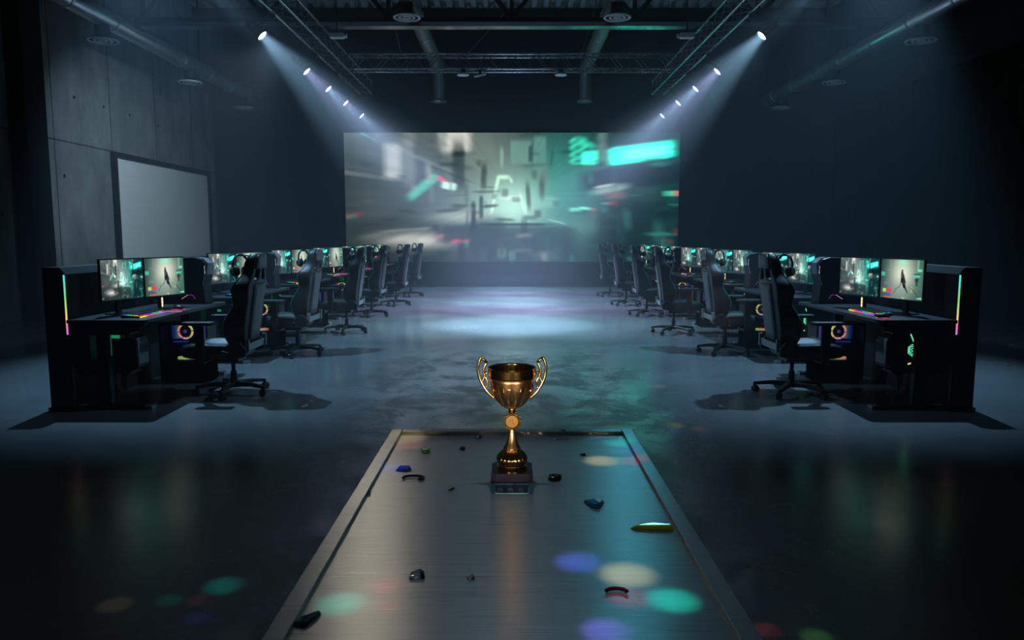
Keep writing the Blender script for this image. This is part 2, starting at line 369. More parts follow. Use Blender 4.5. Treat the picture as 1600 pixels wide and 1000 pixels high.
# ------------------------------------------------------------------ pictures shown on the screens
def city(u, v, sharp=1.0):
    """blurred rainy street; u, v in 0..1, v downwards; returns linear rgb"""
    def L3(c): return np.array([lin(q) for q in c])[None, :]
    def mixc(img, c, a): return img * (1 - a[:, None]) + L3(c) * a[:, None]
    def gauss(cx, cy, sx, sy): return np.exp(-((u - cx) / sx) ** 2 - ((v - cy) / sy) ** 2)
    def rect(cx, cy, w, h, ang=0, soft=.25):
        A = 2.6; a = math.radians(ang)
        dx = (u - cx) * A; dy = v - cy
        x = dx * cos(a) + dy * sin(a); y = -dx * sin(a) + dy * cos(a)
        sx = max(w * A * soft, .012) / sharp; sy = max(h * soft, .012) / sharp
        fx = np.clip((w * A / 2 - np.abs(x)) / sx + .5, 0, 1); fy = np.clip((h / 2 - np.abs(y)) / sy + .5, 0, 1)
        f = fx * fy; return f * f * (3 - 2 * f)
    n = len(u); img = np.zeros((n, 3))
    img[:] = L3((52, 63, 63))
    s = np.clip((u - .45) / .5, 0, 1); img = mixc(img, (8, 60, 58), s * .97)
    s = np.clip((.35 - v) / .5, 0, 1) * np.clip((.65 - u) / .4, 0, 1); img = mixc(img, (112, 122, 118), s)
    s = np.clip((v - .62) / .4, 0, 1); img = mixc(img, (36, 50, 50), s * .85)
    for cx, cy, sx, sy, c, a in ((.49, .50, .17, .30, (165, 195, 185), .75), (.64, .42, .11, .42, (50, 150, 140), .7), (.50, .56, .08, .17, (190, 235, 220), .85),
                                 (.22, .82, .10, .055, (205, 205, 198), .85), (.36, .64, .09, .045, (175, 182, 176), .75), (.12, .5, .12, .25, (96, 104, 104), .5),
                                 (.40, .2, .10, .25, (130, 145, 138), .6), (.6, .72, .16, .06, (110, 160, 152), .5)):
        img = mixc(img, c, a * gauss(cx, cy, sx, sy))
    R = [(.155, .23, .045, .26, 0, .2, (178, 182, 178), .85), (.20, .17, .04, .42, 0, .3, (128, 134, 130), .7), (.335, .06, .09, .2, 0, .35, (205, 205, 200), .85),
         (.28, .18, .03, .5, -8, .4, (90, 102, 100), .6), (.07, .33, .22, .03, 8, .6, (120, 128, 126), .7), (.25, .22, .2, .025, 22, .6, (120, 130, 128), .5), (.3, .3, .16, .02, 20, .6, (60, 72, 72), .6),
         (.345, .26, .035, .36, 0, .35, (40, 56, 56), .75), (.345, .17, .04, .04, 0, .4, (20, 36, 38), .8),
         (.24, .42, .105, .06, -38, .2, (92, 188, 168), .9), (.295, .362, .03, .035, 30, .4, (205, 100, 140), .9), (.317, .41, .04, .055, 10, .3, (200, 238, 225), .95),
         (.075, .03, .06, .012, 28, .4, (80, 170, 180), .8),
         (.525, .16, .06, .17, 0, .15, (120, 160, 150), .7), (.58, .2, .035, .32, 0, .15, (108, 155, 146), .7), (.553, .17, .012, .12, 0, .2, (50, 85, 82), .8), (.47, .2, .01, .14, 0, .4, (160, 190, 180), .5),
         (.695, .28, .01, .55, 0, .5, (35, 110, 100), .4), (.76, .12, .025, .26, 0, .4, (120, 150, 142), .6), (.97, .3, .03, .15, 0, .3, (60, 90, 90), .5),
         (.86, .34, .30, .15, -6, .25, (7, 30, 34), .93), (.75, .36, .08, .10, -20, .3, (9, 36, 40), .8),
         (.872, .165, .185, .13, -7, .18, (40, 212, 188), .95), (.89, .16, .13, .07, -7, .3, (90, 236, 214), .85),
         (.725, .20, .042, .10, 0, .2, (56, 216, 186), .9), (.785, .435, .10, .05, -12, .5, (150, 176, 170), .7), (.80, .48, .06, .06, 0, .6, (150, 120, 124), .6), (.77, .41, .06, .02, -10, .4, (190, 200, 196), .8),
         (.89, .48, .07, .12, 0, .2, (44, 74, 72), .7), (.957, .468, .022, .04, 0, .3, (70, 230, 190), .95), (.984, .466, .024, .04, 0, .3, (222, 120, 118), .95),
         (.685, .59, .035, .03, 0, .4, (130, 226, 205), .8), (.712, .578, .03, .02, 5, .4, (120, 230, 205), .9), (.735, .585, .02, .018, 0, .4, (215, 110, 130), .8), (.79, .54, .03, .03, 0, .5, (200, 80, 100), .6),
         (.88, .76, .26, .46, 0, .35, (9, 42, 44), .85), (.735, .66, .02, .2, 0, .3, (90, 120, 114), .55), (.955, .82, .01, .03, 0, .5, (170, 50, 70), .8), (.99, .76, .02, .05, 0, .5, (130, 40, 60), .8),
         (.012, .64, .012, .05, 0, .5, (150, 55, 78), .8), (.05, .62, .02, .03, 0, .5, (150, 60, 80), .6), (.03, .64, .02, .03, 0, .5, (60, 150, 130), .5),
         (.34, .77, .12, .13, -5, .3, (42, 54, 56), .8), (.35, .828, .055, .022, 0, .3, (200, 84, 116), .9), (.365, .855, .012, .05, 0, .4, (80, 170, 150), .7), (.29, .79, .02, .02, 0, .4, (200, 90, 130), .7),
         (.387, .64, .014, .22, 0, .25, (20, 38, 40), .9), (.41, .57, .012, .17, 0, .25, (26, 46, 48), .8), (.43, .80, .10, .3, 0, .3, (38, 52, 54), .6),
         (.535, .86, .30, .30, 0, .2, (30, 50, 50), .8), (.51, .70, .22, .02, 0, .3, (26, 46, 46), .9), (.47, .92, .025, .07, 0, .3, (110, 140, 132), .6), (.5, .94, .02, .07, 0, .3, (105, 135, 128), .6), (.6, .95, .08, .05, 0, .4, (70, 98, 94), .6),
         (.455, .41, .010, .14, 14, .4, (200, 240, 222), .85), (.475, .345, .035, .03, 0, .5, (205, 240, 222), .8), (.497, .37, .008, .04, -20, .5, (200, 235, 220), .7),
         (.445, .55, .008, .13, 12, .4, (205, 240, 224), .8), (.53, .54, .008, .15, -14, .4, (205, 240, 224), .8), (.497, .50, .06, .03, 0, .5, (215, 240, 230), .7), (.54, .57, .007, .1, 0, .4, (190, 235, 218), .7),
         (.6, .53, .06, .08, 0, .5, (150, 200, 190), .4), (.63, .68, .05, .012, 15, .4, (160, 200, 190), .7), (.2, .74, .16, .018, -4, .5, (150, 154, 150), .5), (.12, .78, .12, .03, -6, .5, (120, 124, 122), .4)]
    for cx, cy, w, h, ang, soft, c, a in R: img = mixc(img, c, a * rect(cx, cy, w, h, ang, soft))
    rg = random.Random(3)
    for k in range(150):
        cx, cy = rg.random(), rg.random() ** .8
        g = rg.random(); tone = (30 + 130 * g * g,) * 3 if cx < .6 else (20 + 70 * g * g, 60 + 120 * g * g, 58 + 110 * g * g)
        if cx < .6: tone = (tone[0], tone[0] + 8, tone[0] + 4)
        tall = rg.random() < .5
        img = mixc(img, tone, (.35 + .4 * rg.random()) * rect(cx, cy, .006 + .016 * rg.random() if tall else .02 + .06 * rg.random(), .04 + .16 * rg.random() if tall else .008 + .03 * rg.random(), rg.uniform(-6, 6), .5))
    for k in range(4):                      # neon rings
        cy = .075 + k * .05
        d = np.abs(np.sqrt(((u - .69) / .022) ** 2 + ((v - cy) / .022) ** 2) - .8)
        img = mixc(img, (70, 232, 200), .9 * np.clip(1 - d * 2.0, 0, 1))
    img = mixc(img, (70, 225, 195), .8 * rect(.715, .10, .05, .03, 20, .4))
    # streaks running away from the centre
    r = np.sqrt(((u - .5) * 2.6) ** 2 + (v - .5) ** 2); an = np.arctan2(v - .5, (u - .5) * 2.6)
    st = sin_(an * 37 + 3 * sin_(an * 11)) * .5 + sin_(an * 83 + 2) * .3 + sin_(u * 160) * .12
    img *= (1 + .16 * st * np.clip(r, 0, 1))[:, None]
    sign = np.maximum(rect(.872, .165, .185, .13, -7, .18), .7 * rect(.725, .20, .042, .10, 0, .2))
    return 1.25 * np.clip(img, 0, 1) ** 1.22 * (1 + 1.6 * sign)[:, None]
sin_ = np.sin
def hero(u, v):
    def L3(c): return np.array([lin(q) for q in c])[None, :]
    def mixc(img, c, a): return img * (1 - a[:, None]) + L3(c) * a[:, None]
    def gauss(cx, cy, sx, sy): return np.exp(-((u - cx) / sx) ** 2 - ((v - cy) / sy) ** 2)
    def rect(cx, cy, w, h, s=.02):
        return np.clip((w / 2 - np.abs(u - cx)) / s + .5, 0, 1) * np.clip((h / 2 - np.abs(v - cy)) / s + .5, 0, 1)
    def seg(x0, y0, x1, y1, r0, r1):
        dx, dy = x1 - x0, y1 - y0; t = np.clip(((u - x0) * dx + (v - y0) * dy) / (dx * dx + dy * dy), 0, 1)
        d = np.sqrt((u - x0 - t * dx) ** 2 + (v - y0 - t * dy) ** 2); return np.clip((r0 + (r1 - r0) * t - d) / .012 + .5, 0, 1)
    img = np.zeros((len(u), 3)); img[:] = L3((42, 74, 70))
    img = mixc(img, (24, 44, 44), np.clip((.3 - u) / .4, 0, 1)); img = mixc(img, (40, 100, 84), np.clip((u - .7) / .4, 0, 1) * .7)
    img = mixc(img, (205, 212, 190), .9 * gauss(.52, .36, .26, .42)); img = mixc(img, (120, 140, 132), .6 * gauss(.45, .85, .3, .3))
    img = mixc(img, (110, 225, 190), .7 * gauss(.52, .07, .12, .06))
    for cx, cy, w, h, c, a in ((.22, .12, .02, .2, (120, 150, 140), .5), (.2, .27, .2, .02, (110, 140, 130), .5), (.88, .12, .04, .24, (110, 180, 150), .6), (.92, .26, .1, .06, (120, 220, 180), .7),
                               (.05, .38, .1, .10, (60, 200, 165), .55), (.86, .40, .14, .06, (60, 190, 160), .9), (.86, .36, .14, .03, (12, 22, 22), .95), (.86, .50, .08, .1, (20, 30, 30), .9), (.86, .6, .04, .1, (20, 30, 30), .9),
                               (.10, .80, .08, .09, (190, 190, 70), .9), (.22, .80, .10, .11, (205, 40, 70), .9), (.17, .91, .16, .05, (40, 70, 130), .8), (.17, .97, .16, .035, (200, 60, 80), .8),
                               (.94, .95, .09, .03, (170, 235, 200), .9), (.56, .965, .05, .03, (180, 190, 70), .9), (.75, .75, .05, .14, (140, 180, 90), .5), (.15, .62, .12, .08, (110, 120, 118), .5),
                               (.5, .55, .03, .05, (200, 70, 70), .8)):
        img = mixc(img, c, a * rect(cx, cy, w, h))
    for a in ((.515, .27, .515, .33, .022, .02), (.515, .34, .53, .55, .03, .04), (.53, .5, .58, .68, .045, .035), (.57, .65, .66, .84, .03, .008), (.545, .38, .6, .58, .018, .016), (.50, .55, .47, .68, .01, .007), (.47, .68, .38, .75, .008, .006), (.38, .75, .33, .88, .006, .004), (.68, .68, .80, .76, .006, .006), (.80, .76, .95, .98, .007, .006)):
        img = mixc(img, (16, 20, 22), .92 * seg(*a))
    return np.clip(img, 0, 1)

def picture(nx, ny, w, h, fn, flip=False):
    """an upright grid in the y-z plane that looks towards -x, carrying the picture in its colour attribute"""
    ys = np.linspace(-w / 2, w / 2, nx + 1); zs = np.linspace(-h / 2, h / 2, ny + 1)
    Y, Z = np.meshgrid(ys, zs); v = np.stack([np.zeros(Y.size), Y.ravel(), Z.ravel()], 1)
    i = np.arange(nx * ny); a = (i // nx) * (nx + 1) + i % nx
    f = np.stack([a, a + nx + 1, a + nx + 2, a + 1], 1)
    me = bpy.data.meshes.new('picture'); me.from_pydata(v.tolist(), [], f.tolist())
    u = .5 - Y.ravel() / w            # seen from -x: left is +y
    vv = .5 - Z.ravel() / h
    c = np.ones((len(u), 4), np.float32); c[:, :3] = fn(u, vv)
    at = me.color_attributes.new('col', 'FLOAT_COLOR', 'POINT'); at.data.foreach_set('color', c.ravel())
    return me
M['wall_picture'] = emat_attr('video_picture', 1.1)
M['monitor_picture'] = emat_attr('monitor_picture', 1.35)

vw = empty('video_wall', (0, YB, 2.655)); tag(vw, 'wide glowing video wall showing a blurred teal city street', 'screen')
me = picture(330, 126, 9.94, 3.80, lambda u, v: sum(city(.49 + (u - .49) * (1 - t), .5 + (v - .5) * (1 - t)) for t in np.linspace(0, .06, 9)) / 9)
me.materials.append(M['wall_picture'])
po = bpy.data.objects.new('display', me); COL.objects.link(po); po.parent = vw; po.rotation_euler = (0, 0, PI / 2); po.location = (0, -.105, 0)
# rotation by +90 deg turns the -x facing picture towards -y
MB().span(-5.0, 5.0, -.10, -.002, -1.93, 1.93).build('screen_cabinet', M['frame_dark'], vw, bevel=.01)

# ------------------------------------------------------------------ roof steel, ducts, lighting truss
YT = 16.2
rt = empty('roof_truss', (0, YT, 5.9)); tag(rt, 'dark steel roof truss spanning the hall above the lighting rig', 'roof truss')
MB().span(-7.9, 7.9, -.07, .07, .02, .16).span(-7.9, 7.9, -.13, .13, -.02, .02).build('bottom_chord', M['dark_steel'], rt)
fl = MB().span(-7.88, 7.88, -.128, .128, -.032, -.0205).span(-7.88, 7.88, -.135, -.1305, -.03, .055); fl.build('bottom_flange', M['bright_steel'], rt)
MB().span(-8.8, 8.8, -.07, .07, 1.72, 1.84).build('top_chord', M['dark_steel'], rt)
k = 0; xs = -7.75
while xs < 7.8:
    if k < 12:
        a, b_ = (xs, 0, .16), (xs + 1.29, 0, 1.72)
        if k % 2: a, b_ = (xs, 0, 1.72), (xs + 1.29, 0, .16)
        MB().tube([a, b_], .05, 8).build('diagonal', M['dark_steel'], rt)
    k += 1; xs += 1.29
for i in range(6):
    xx = -7.75 + 2.58 * i + (0 if i else .0)
    MB().span(xx - .04, xx + .04, -.04, .04, .16, 1.72).build('web_post', M['dark_steel'], rt)
pur = MB().span(-8.8, 8.8, 21.2, 21.4, 7.5, 7.74).build('purlin', M['dark_steel'])
tag(pur, 'dark purlin under the roof deck by the back wall', 'roof beam')

def duct(name, X, z, r, y0, y1, label, diff, group):
    d = empty(name, (X, y0, z)); tag(d, label, 'duct', group)
    MB().cyl((0, 0, 0), (0, y1 - y0, 0), r, r, 28).build('pipe', M['duct_metal'], d, smooth=True).data.polygons
    y = .6
    while y < y1 - y0:
        MB().lathe([(r - .01, -.03), (r + .014, -.03), (r + .014, .03), (r - .01, .03)], 28, Matrix.Translation((0, y, 0)) @ Matrix.Rotation(PI / 2, 4, 'X'), closed=True).build('joint_band', M['duct_metal'], d)
        y += 1.45
    for yy in diff:
        dy = yy - y0
        dd = MB().cyl((0, dy, -r * .9), (0, dy, -r - .20), .13, .13, 20).build('outlet', M['dark_steel'], d)
        MB().lathe([(.12, -r - .16), (.14, -r - .17), (.26, -r - .24), (.27, -r - .255), (.25, -r - .26), (.12, -r - .18)], 28, Matrix.Translation((0, dy, 0)), closed=True).build('diffuser', M['dark_steel'], dd)
        for ra, rb in ((.235, .272), (.135, .165), (.05, .075)):
            MB().lathe([(ra, -r - .25), (rb, -r - .245), (rb, -r - .27), (ra, -r - .27)], 28, Matrix.Translation((0, dy, 0)), closed=True).build('diffuser_ring', M['white_metal'], dd)
    # straps up to the roof
    y = 2.0
    while y < y1 - y0:
        MB().span(-.012, .012, y - .012, y + .012, r, ZC - .02 - z).build('hanger', M['dark_steel'], d); y += 4.2
    return d
duct('ventilation_duct', -7.5, 5.5, .17, 8.0, 22.45, 'galvanised round duct running along the left concrete wall', [14.1, 17.8, 21.2], 'side ventilation ducts')
duct('ventilation_duct', 7.5, 5.5, .17, 8.0, 22.45, 'galvanised round duct running above the black curtain', [14.1, 17.8, 21.2], 'side ventilation ducts')
for s, nm in ((-1, 'left'), (1, 'right')):
    d = duct('ventilation_duct', s * 2.1, 6.28, .17, 9.0, 22.0, 'ceiling duct over the %s half of the video wall' % nm, [15.4], 'middle ceiling ducts')
    MB().cyl((0, 12.9, 0), (0, 12.9, -.85), .17, .17, 24).lathe([(.17, -.85), (.24, -.9), (.24, -.93), (.15, -.9)], 24, Matrix.Translation((0, 12.9, 0)), closed=True).build('drop_pipe', M['duct_metal'], d)

def truss(name, loc, axis, length, label, group, sz=.32):
    t = empty(name, loc); tag(t, label, 'truss', group)
    for i in (-1, 1):
        for j in (0, 1):
            if axis == 'y': p0, p1 = (i * sz / 2, 0, j * sz), (i * sz / 2, length, j * sz)
            else: p0, p1 = (0, i * sz / 2, j * sz), (length, i * sz / 2, j * sz)
            MB().cyl(p0, p1, .024, .024, 10).build('chord', M['truss_metal'], t, smooth=True)
    br = MB(); n = int(length / (sz * .85)); st = length / n
    for k in range(n):
        a, b_ = k * st, (k + 1) * st
        def P(q, i, j): return (i * sz / 2, q, j * sz) if axis == 'y' else (q, i * sz / 2, j * sz)
        f = k % 2
        for i in (-1, 1): br.cyl(P(a, i, f), P(b_, i, 1 - f), .011, .011, 6)
        for j in (0, 1): br.cyl(P(a, 1 if f else -1, j), P(b_, -1 if f else 1, j), .011, .011, 6)
    br.build('bracing', M['truss_brace'], t)
    return t
for s, nm in ((-1, 'left'), (1, 'right')):
    t = truss('lighting_truss', (s * 3.86, 5.5, 5.25), 'y', 14.7, 'long aluminium lighting truss carrying the %s row of stage lamps' % nm, 'long lighting trusses')
    for y in (2.5, 8.5, 13.5):
        MB().cyl((0, y, .32), (0, y, ZC - .02 - 5.25), .008, .008, 6).build('suspension_cable', M['dark_steel'], t)
ct = truss('lighting_truss', (-3.64, 17.35, 5.25), 'x', 7.28, 'short cross truss joining the two long lighting trusses', None)
for x0, dx in ((1.15, -.25), (5.2, .3), (2.6, .9)):
    MB().cyl((x0, 0, .32), (x0 + dx * 2.2, .2, ZC - .15 - 5.25), .007, .007, 6).build('suspension_cable', M['truss_metal'], ct)
for s, nm in ((-1, 'left'), (1, 'right')):
    w = empty('ceiling_speaker', (s * 1.10, 17.19, 5.226)); tag(w, 'small round white fixture under the cross truss, %s of its middle' % nm, 'ceiling fixture', 'round fixtures under the cross truss')
    MB().cyl((0, 0, 0), (0, 0, -.07), .05, .06, 16).build('mount', M['dark_steel'], w)
    MB().lathe([(.06, -.05), (.13, -.09), (.14, -.115), (.12, -.125), (.0, -.115)], 24).build('dish', M['white_metal'], w, smooth=True)
sp = empty('floodlight', (-.72, 17.19, 5.226)); tag(sp, 'small tilted flat floodlight under the cross truss', 'floodlight')
MB().cyl((0, 0, 0), (0, 0, -.09), .03, .03, 8).build('bracket', M['dark_steel'], sp)
MB().box((0, 0, 0), (.28, .2, .045), Matrix.Translation((0, 0, -.11)) @ Matrix.Rotation(-.22, 4, 'Y') @ Matrix.Rotation(.3, 4, 'X')).build('housing', M['white_metal'], sp, bevel=.01)
for s, nm in ((-1, 'left'), (1, 'right')):
    w = empty('ceiling_camera', (s * 3.5, 15.4, 5.5)); tag(w, 'small camera on a rod beside the %s long truss' % nm, 'camera', 'cameras beside the long trusses')
    MB().cyl((0, 0, .06), (0, 0, ZC - .02 - 5.5), .012, .012, 8).build('rod', M['dark_steel'], w)
    MB().box((0, 0, 0), (.28, .14, .1)).cyl((s * -.14, 0, 0), (s * -.2, 0, 0), .04, .045, 14).build('camera_body', M['white_metal'], w, bevel=.012)

# ------------------------------------------------------------------ stage lamps
def spot(name, loc, target, power, size, blend, color, radius=.06, parent=None):
    ld = bpy.data.lights.new(name, 'SPOT'); ld.energy = power; ld.spot_size = math.radians(size); ld.spot_blend = blend
    ld.color = color; ld.shadow_soft_size = radius
    o = bpy.data.objects.new(name, ld); COL.objects.link(o)
    d = Vector(target) - Vector(loc); o.location = loc; o.rotation_euler = d.to_track_quat('-Z', 'Y').to_euler()
    return o
ICE = (.45, .76, 1.0); VIO = (.62, .56, 1.0)
LAMPS = [(12.97, 'ice', 1), (15.7, 'violet', 1), (17.5, 'ice', 1), (19.3, 'violet', 1), (21.3, 'ice', 1), (10.6, 'ice', 0), (8.35, 'ice', 0)]
NTH = ['first', 'second', 'third', 'fourth', 'fifth', 'sixth', 'seventh']
BEAM_P, SPILL_P = 8200.0, 120.0
for s, side in ((-1, 'left'), (1, 'right')):
    d = Vector((-s * 1.0, -.06, -1.0)).normalized()
    for i, (Y, kind, vis) in enumerate(LAMPS):
        hx, hz = s * 4.2, 4.86
        lp = empty('stage_lamp', (s * 4.02, Y, 5.226))
        where = ('%s lamp in view from the near end of the %s truss' % (NTH[i], side)) if vis else ('%s of the overhead lamps above the %s desks' % ('farther' if i == 5 else 'nearer', side))
        tag(lp, '%s stage lamp, %s' % ({'ice': 'ice white', 'violet': 'pale violet'}[kind], where), 'stage lamp', 'stage lamps on the %s truss' % side)
        c = Vector((s * .18, 0, hz - 5.226))          # lens centre
        MB().span(-.04, .04, -.03, .03, -.07, .0).cyl((0, 0, -.07), (0, 0, -.12), .018, .018, 10).build('clamp', M['dark_steel'], lp, bevel=.005)
        b0 = c - d * .02; b1 = c - d * .30; mid = c - d * .15
        MB().tube([(0, 0, -.12), (0, .14, -.13), (mid.x, .15, mid.z), (mid.x, .11, mid.z)], .011, 8).tube([(0, 0, -.12), (0, -.14, -.13), (mid.x, -.15, mid.z), (mid.x, -.11, mid.z)], .011, 8).build('yoke', M['dark_steel'], lp)
        bd = MB().cyl(b0, b1, .092, .09, 24, cap=False).cyl(b1, c - d * .40, .09, .05, 24)
        bd.cyl(c - d * .07, c - d * .0, .098, .098, 24, cap=False).build('housing', M['black_metal'], lp, smooth=False)
        MB().cyl(c - d * .03, c - d * .02, .088, .088, 24).build('lens', M['lens_violet' if kind == 'violet' else 'lens'], lp)
        wc = Vector((hx, Y, hz)) + d * .0
        colr = VIO if kind == 'violet' else ICE
        if vis: spot('lamp_beam', wc - d * .26, wc + d, BEAM_P * (.75 if kind == 'violet' else 1) * (1, 1, .72, .62, .42)[i], 34, 1.0, colr, .03)
        else: spot('lamp_beam', wc, wc + Vector((-s * 1.35, .0, -1)), 480, 44, 1.0, (.40, .70, 1.0), .05)
        if i < 6: spot('lamp_spill', wc, wc + Vector((-s * .5, 0, -1)), SPILL_P, 95, .9, (.34, .62, 1.0), .05)
        else: spot('lamp_spill', wc, wc + Vector((-s * .22, 0.0, -1)), 900, 74, .7, (.32, .66, 1.0), .04)

# ------------------------------------------------------------------ work stations
STEP = 2.37; Y0 = 6.3
XD0, XD1 = 3.13, 3.81         # desk front and back edge, |x|
DL = 1.82; ZD = .794
ORD = ['first', 'second', 'third', 'fourth', 'fifth', 'sixth']
def row_name(s): return 'left' if s < 0 else 'right'
def at_desk(s, k, also=''):
    return 'at the %s %s-row desk%s' % (ORD[k], row_name(s), also)
# local frame of everything at a station: +x points from the user to the desk, origin on the floor.
# left row: rz = pi (local +y towards the camera); right row: rz = 0 (local +y away from it).
# m = +1 on the left, -1 on the right: local y of the end nearer the camera is m * (...)
def rz(s): return PI if s < 0 else 0.0

def hue(t, sat=.85, val=1.0):
    import colorsys
    r, g, b = colorsys.hsv_to_rgb(t % 1, sat, val); return (r ** 2.2, g ** 2.2, b ** 2.2)
STRIP = [(0, (70, 215, 225)), (.22, (80, 215, 170)), (.42, (120, 205, 90)), (.58, (190, 205, 90)), (.75, (235, 190, 120)), (.80, (240, 150, 120)), (.84, (235, 110, 170)), (1, (215, 100, 215))]
def ramp(stops, t):
    for (a, ca), (b_, cb) in zip(stops, stops[1:]):
        if t <= b_:
            q = (t - a) / (b_ - a + 1e-9); return tuple(lin(ca[i] + (cb[i] - ca[i]) * q) for i in range(3))
    return tuple(lin(c) for c in stops[-1][1])

protos = {}
def make_partition(m):
    t = empty('desk_partition')
    w = .20; h = 1.24; L = STEP - .04
    # long panel whose inner top corner is chamfered; local origin at the near end, running away from the camera
    poly = [(0, 0.0), (w, 0.0), (w, h), (.05, h), (0, h - .06)]       # x towards the wall
    MB().prism(poly, 'y', 0, -m * L).build('panel', M['partition'], t, bevel=.003)
    ld = MB(); n = 40; z1, z0 = h - .065, .66
    for i in range(n):
        ta, tb = i / n, (i + 1) / n
        ld.setcol(tuple(1.15 * q for q in ramp(STRIP, (ta + tb) / 2)))
        za = z1 + (z0 - z1) * ta; zb = z1 + (z0 - z1) * tb
        ld.span(.006, .019, m * .0005, m * .005, zb, za)
    ld.build('light_strip', M['led'], t)
    MB().span(-.015, w + .015, m * .02, -m * .18, 0, .02).build('foot_plate', M['black_metal'], t, bevel=.003)
    return t
def make_desk(m):
    t = empty('gaming_desk')            # origin: floor, middle of the desk
    hw = (XD1 - XD0) / 2
    poly = [(-hw, -DL / 2 + .03), (-hw + .03, -DL / 2), (hw, -DL / 2), (hw, DL / 2), (-hw + .03, DL / 2), (-hw, DL / 2 - .03)]
    MB().prism(poly, 'z', ZD - .032, ZD).build('desktop', M['desk_top'], t, bevel=.006)
    for e in (-1, 1):
        ye = e * (DL / 2 - .09)
        lx = .08; lg = MB().span(lx - .055, lx + .055, ye - .035, ye + .035, .03, .45).span(lx - .047, lx + .047, ye - .028, ye + .028, .44, ZD - .07).build('leg', M['black_metal'], t, bevel=.004)
        MB().prism([(-.30, ZD - .033), (.30, ZD - .033), (.30, ZD - .05), (.18, ZD - .10), (-.06, ZD - .10), (-.30, ZD - .05)], 'y', ye - .03, ye + .03).build('bracket', M['black_metal'], lg)
        MB().prism([(-.32, 0.006), (.30, 0.006), (.30, .025), (.16, .045), (-.0, .045), (-.32, .025)], 'y', ye - .04, ye + .04).build('foot', M['black_metal'], lg, bevel=.004)
        for q, xx in ((0, -.30), (1, .285)):
            MB().span(xx - .03, xx + .03, ye - .043, ye + .043, 0, .034).build('foot_cap', M['cap_grey'], lg, bevel=.004)  # lighter grey paints in the light falling on the foot tips
    MB().span(-.03, .03, -DL / 2 + .1, DL / 2 - .1, ZD - .075, ZD - .034).build('crossbar', M['black_metal'], t)
    MB().span(.05, .2, -.4, .4, ZD - .11, ZD - .034).build('cable_tray', M['black_metal'], t)
    return t
MW, MH = .50, .392
pic_city = picture(84, 60, MW - .022, MH - .03, lambda u, v: city(u, v, 2.2)); pic_city.materials.append(M['monitor_picture'])
pic_hero = picture(96, 70, MW - .022, MH - .03, hero); pic_hero.materials.append(M['monitor_picture'])
def make_monitor(pic, stand_led):
    t = empty('monitor')                # origin: desk top under the screen; screen looks towards -x
    zc = .314
    MB().span(.0, .022, -MW / 2, MW / 2, zc - MH / 2, zc + MH / 2).box((.035, 0, zc), (.03, .26, .2)).build('casing', M['black_plastic'], t, bevel=.003)
    o = bpy.data.objects.new('screen', pic); COL.objects.link(o); o.parent = t; o.location = (-.0012, 0, zc + .004)
    st = MB().box((.07, 0, .20), (.035, .05, .40)).box((.05, 0, zc), (.06, .05, .05)).build('stand', M['black_plastic'], t, bevel=.004)
    if stand_led:
        ld = MB()
        for i in range(6): ld.setcol(tuple(1.6 * q for q in ramp([(0, (245, 225, 150)), (.6, (250, 240, 190)), (1, (200, 180, 80))], i / 5))); ld.span(.047, .0535, -.006, .006, .02 + i * .03, .045 + i * .03)
        ld.build('stand_light', M['led'], st)
    MB().prism([(.0, -.11), (.10, -.13), (.13, -.06), (.13, .06), (.10, .13), (.0, .11), (.02, 0)], 'z', 0, .012).build('stand_foot', M['black_plastic'], t, bevel=.003)
    return t
def make_keyboard():
    t = empty('keyboard')               # user on the -x side
    W, Dp = .50, .165
    MB().prism([(-Dp / 2, 0), (Dp / 2, 0), (Dp / 2, .026), (-Dp / 2, .014)], 'y', -W / 2, W / 2).build('case', M['black_plastic'], t, bevel=.002)
    ky = MB(); gl = MB()
    rows = 6; cols = 20
    for r in range(rows):
        for c in range(cols):
            x = -Dp / 2 + .017 + r * (Dp - .034) / (rows - 1); y = -W / 2 + .02 + c * (W - .04) / (cols - 1)
            z = .016 + .011 * (x + Dp / 2) / Dp
            ky.box((x, y, z + .007), (.0135, .0150, .007))
            gl.setcol(tuple(.9 * q for q in hue(c / cols * 1.1 + r * .13, .75))); gl.box((x, y, z + .0013), (.0235, .0235, .001))
    ky.build('keycaps', M['key'], t)
    gl.build('key_backlight', M['led'], t)
    ld = MB(); n = 30
    for i in range(n):
        ld.setcol(tuple(1.5 * q for q in ramp([(0, (90, 80, 230)), (.2, (190, 80, 220)), (.34, (60, 150, 235)), (.48, (215, 60, 120)), (.72, (235, 70, 80)), (.8, (225, 190, 60)), (1, (200, 215, 70))], i / (n - 1))))
        ld.span(-Dp / 2 - .004, -Dp / 2 - .0005, -W / 2 + i * W / n, -W / 2 + (i + 1) * W / n, .003, .012)
    ld.build('light_bar', M['led'], t)
    return t
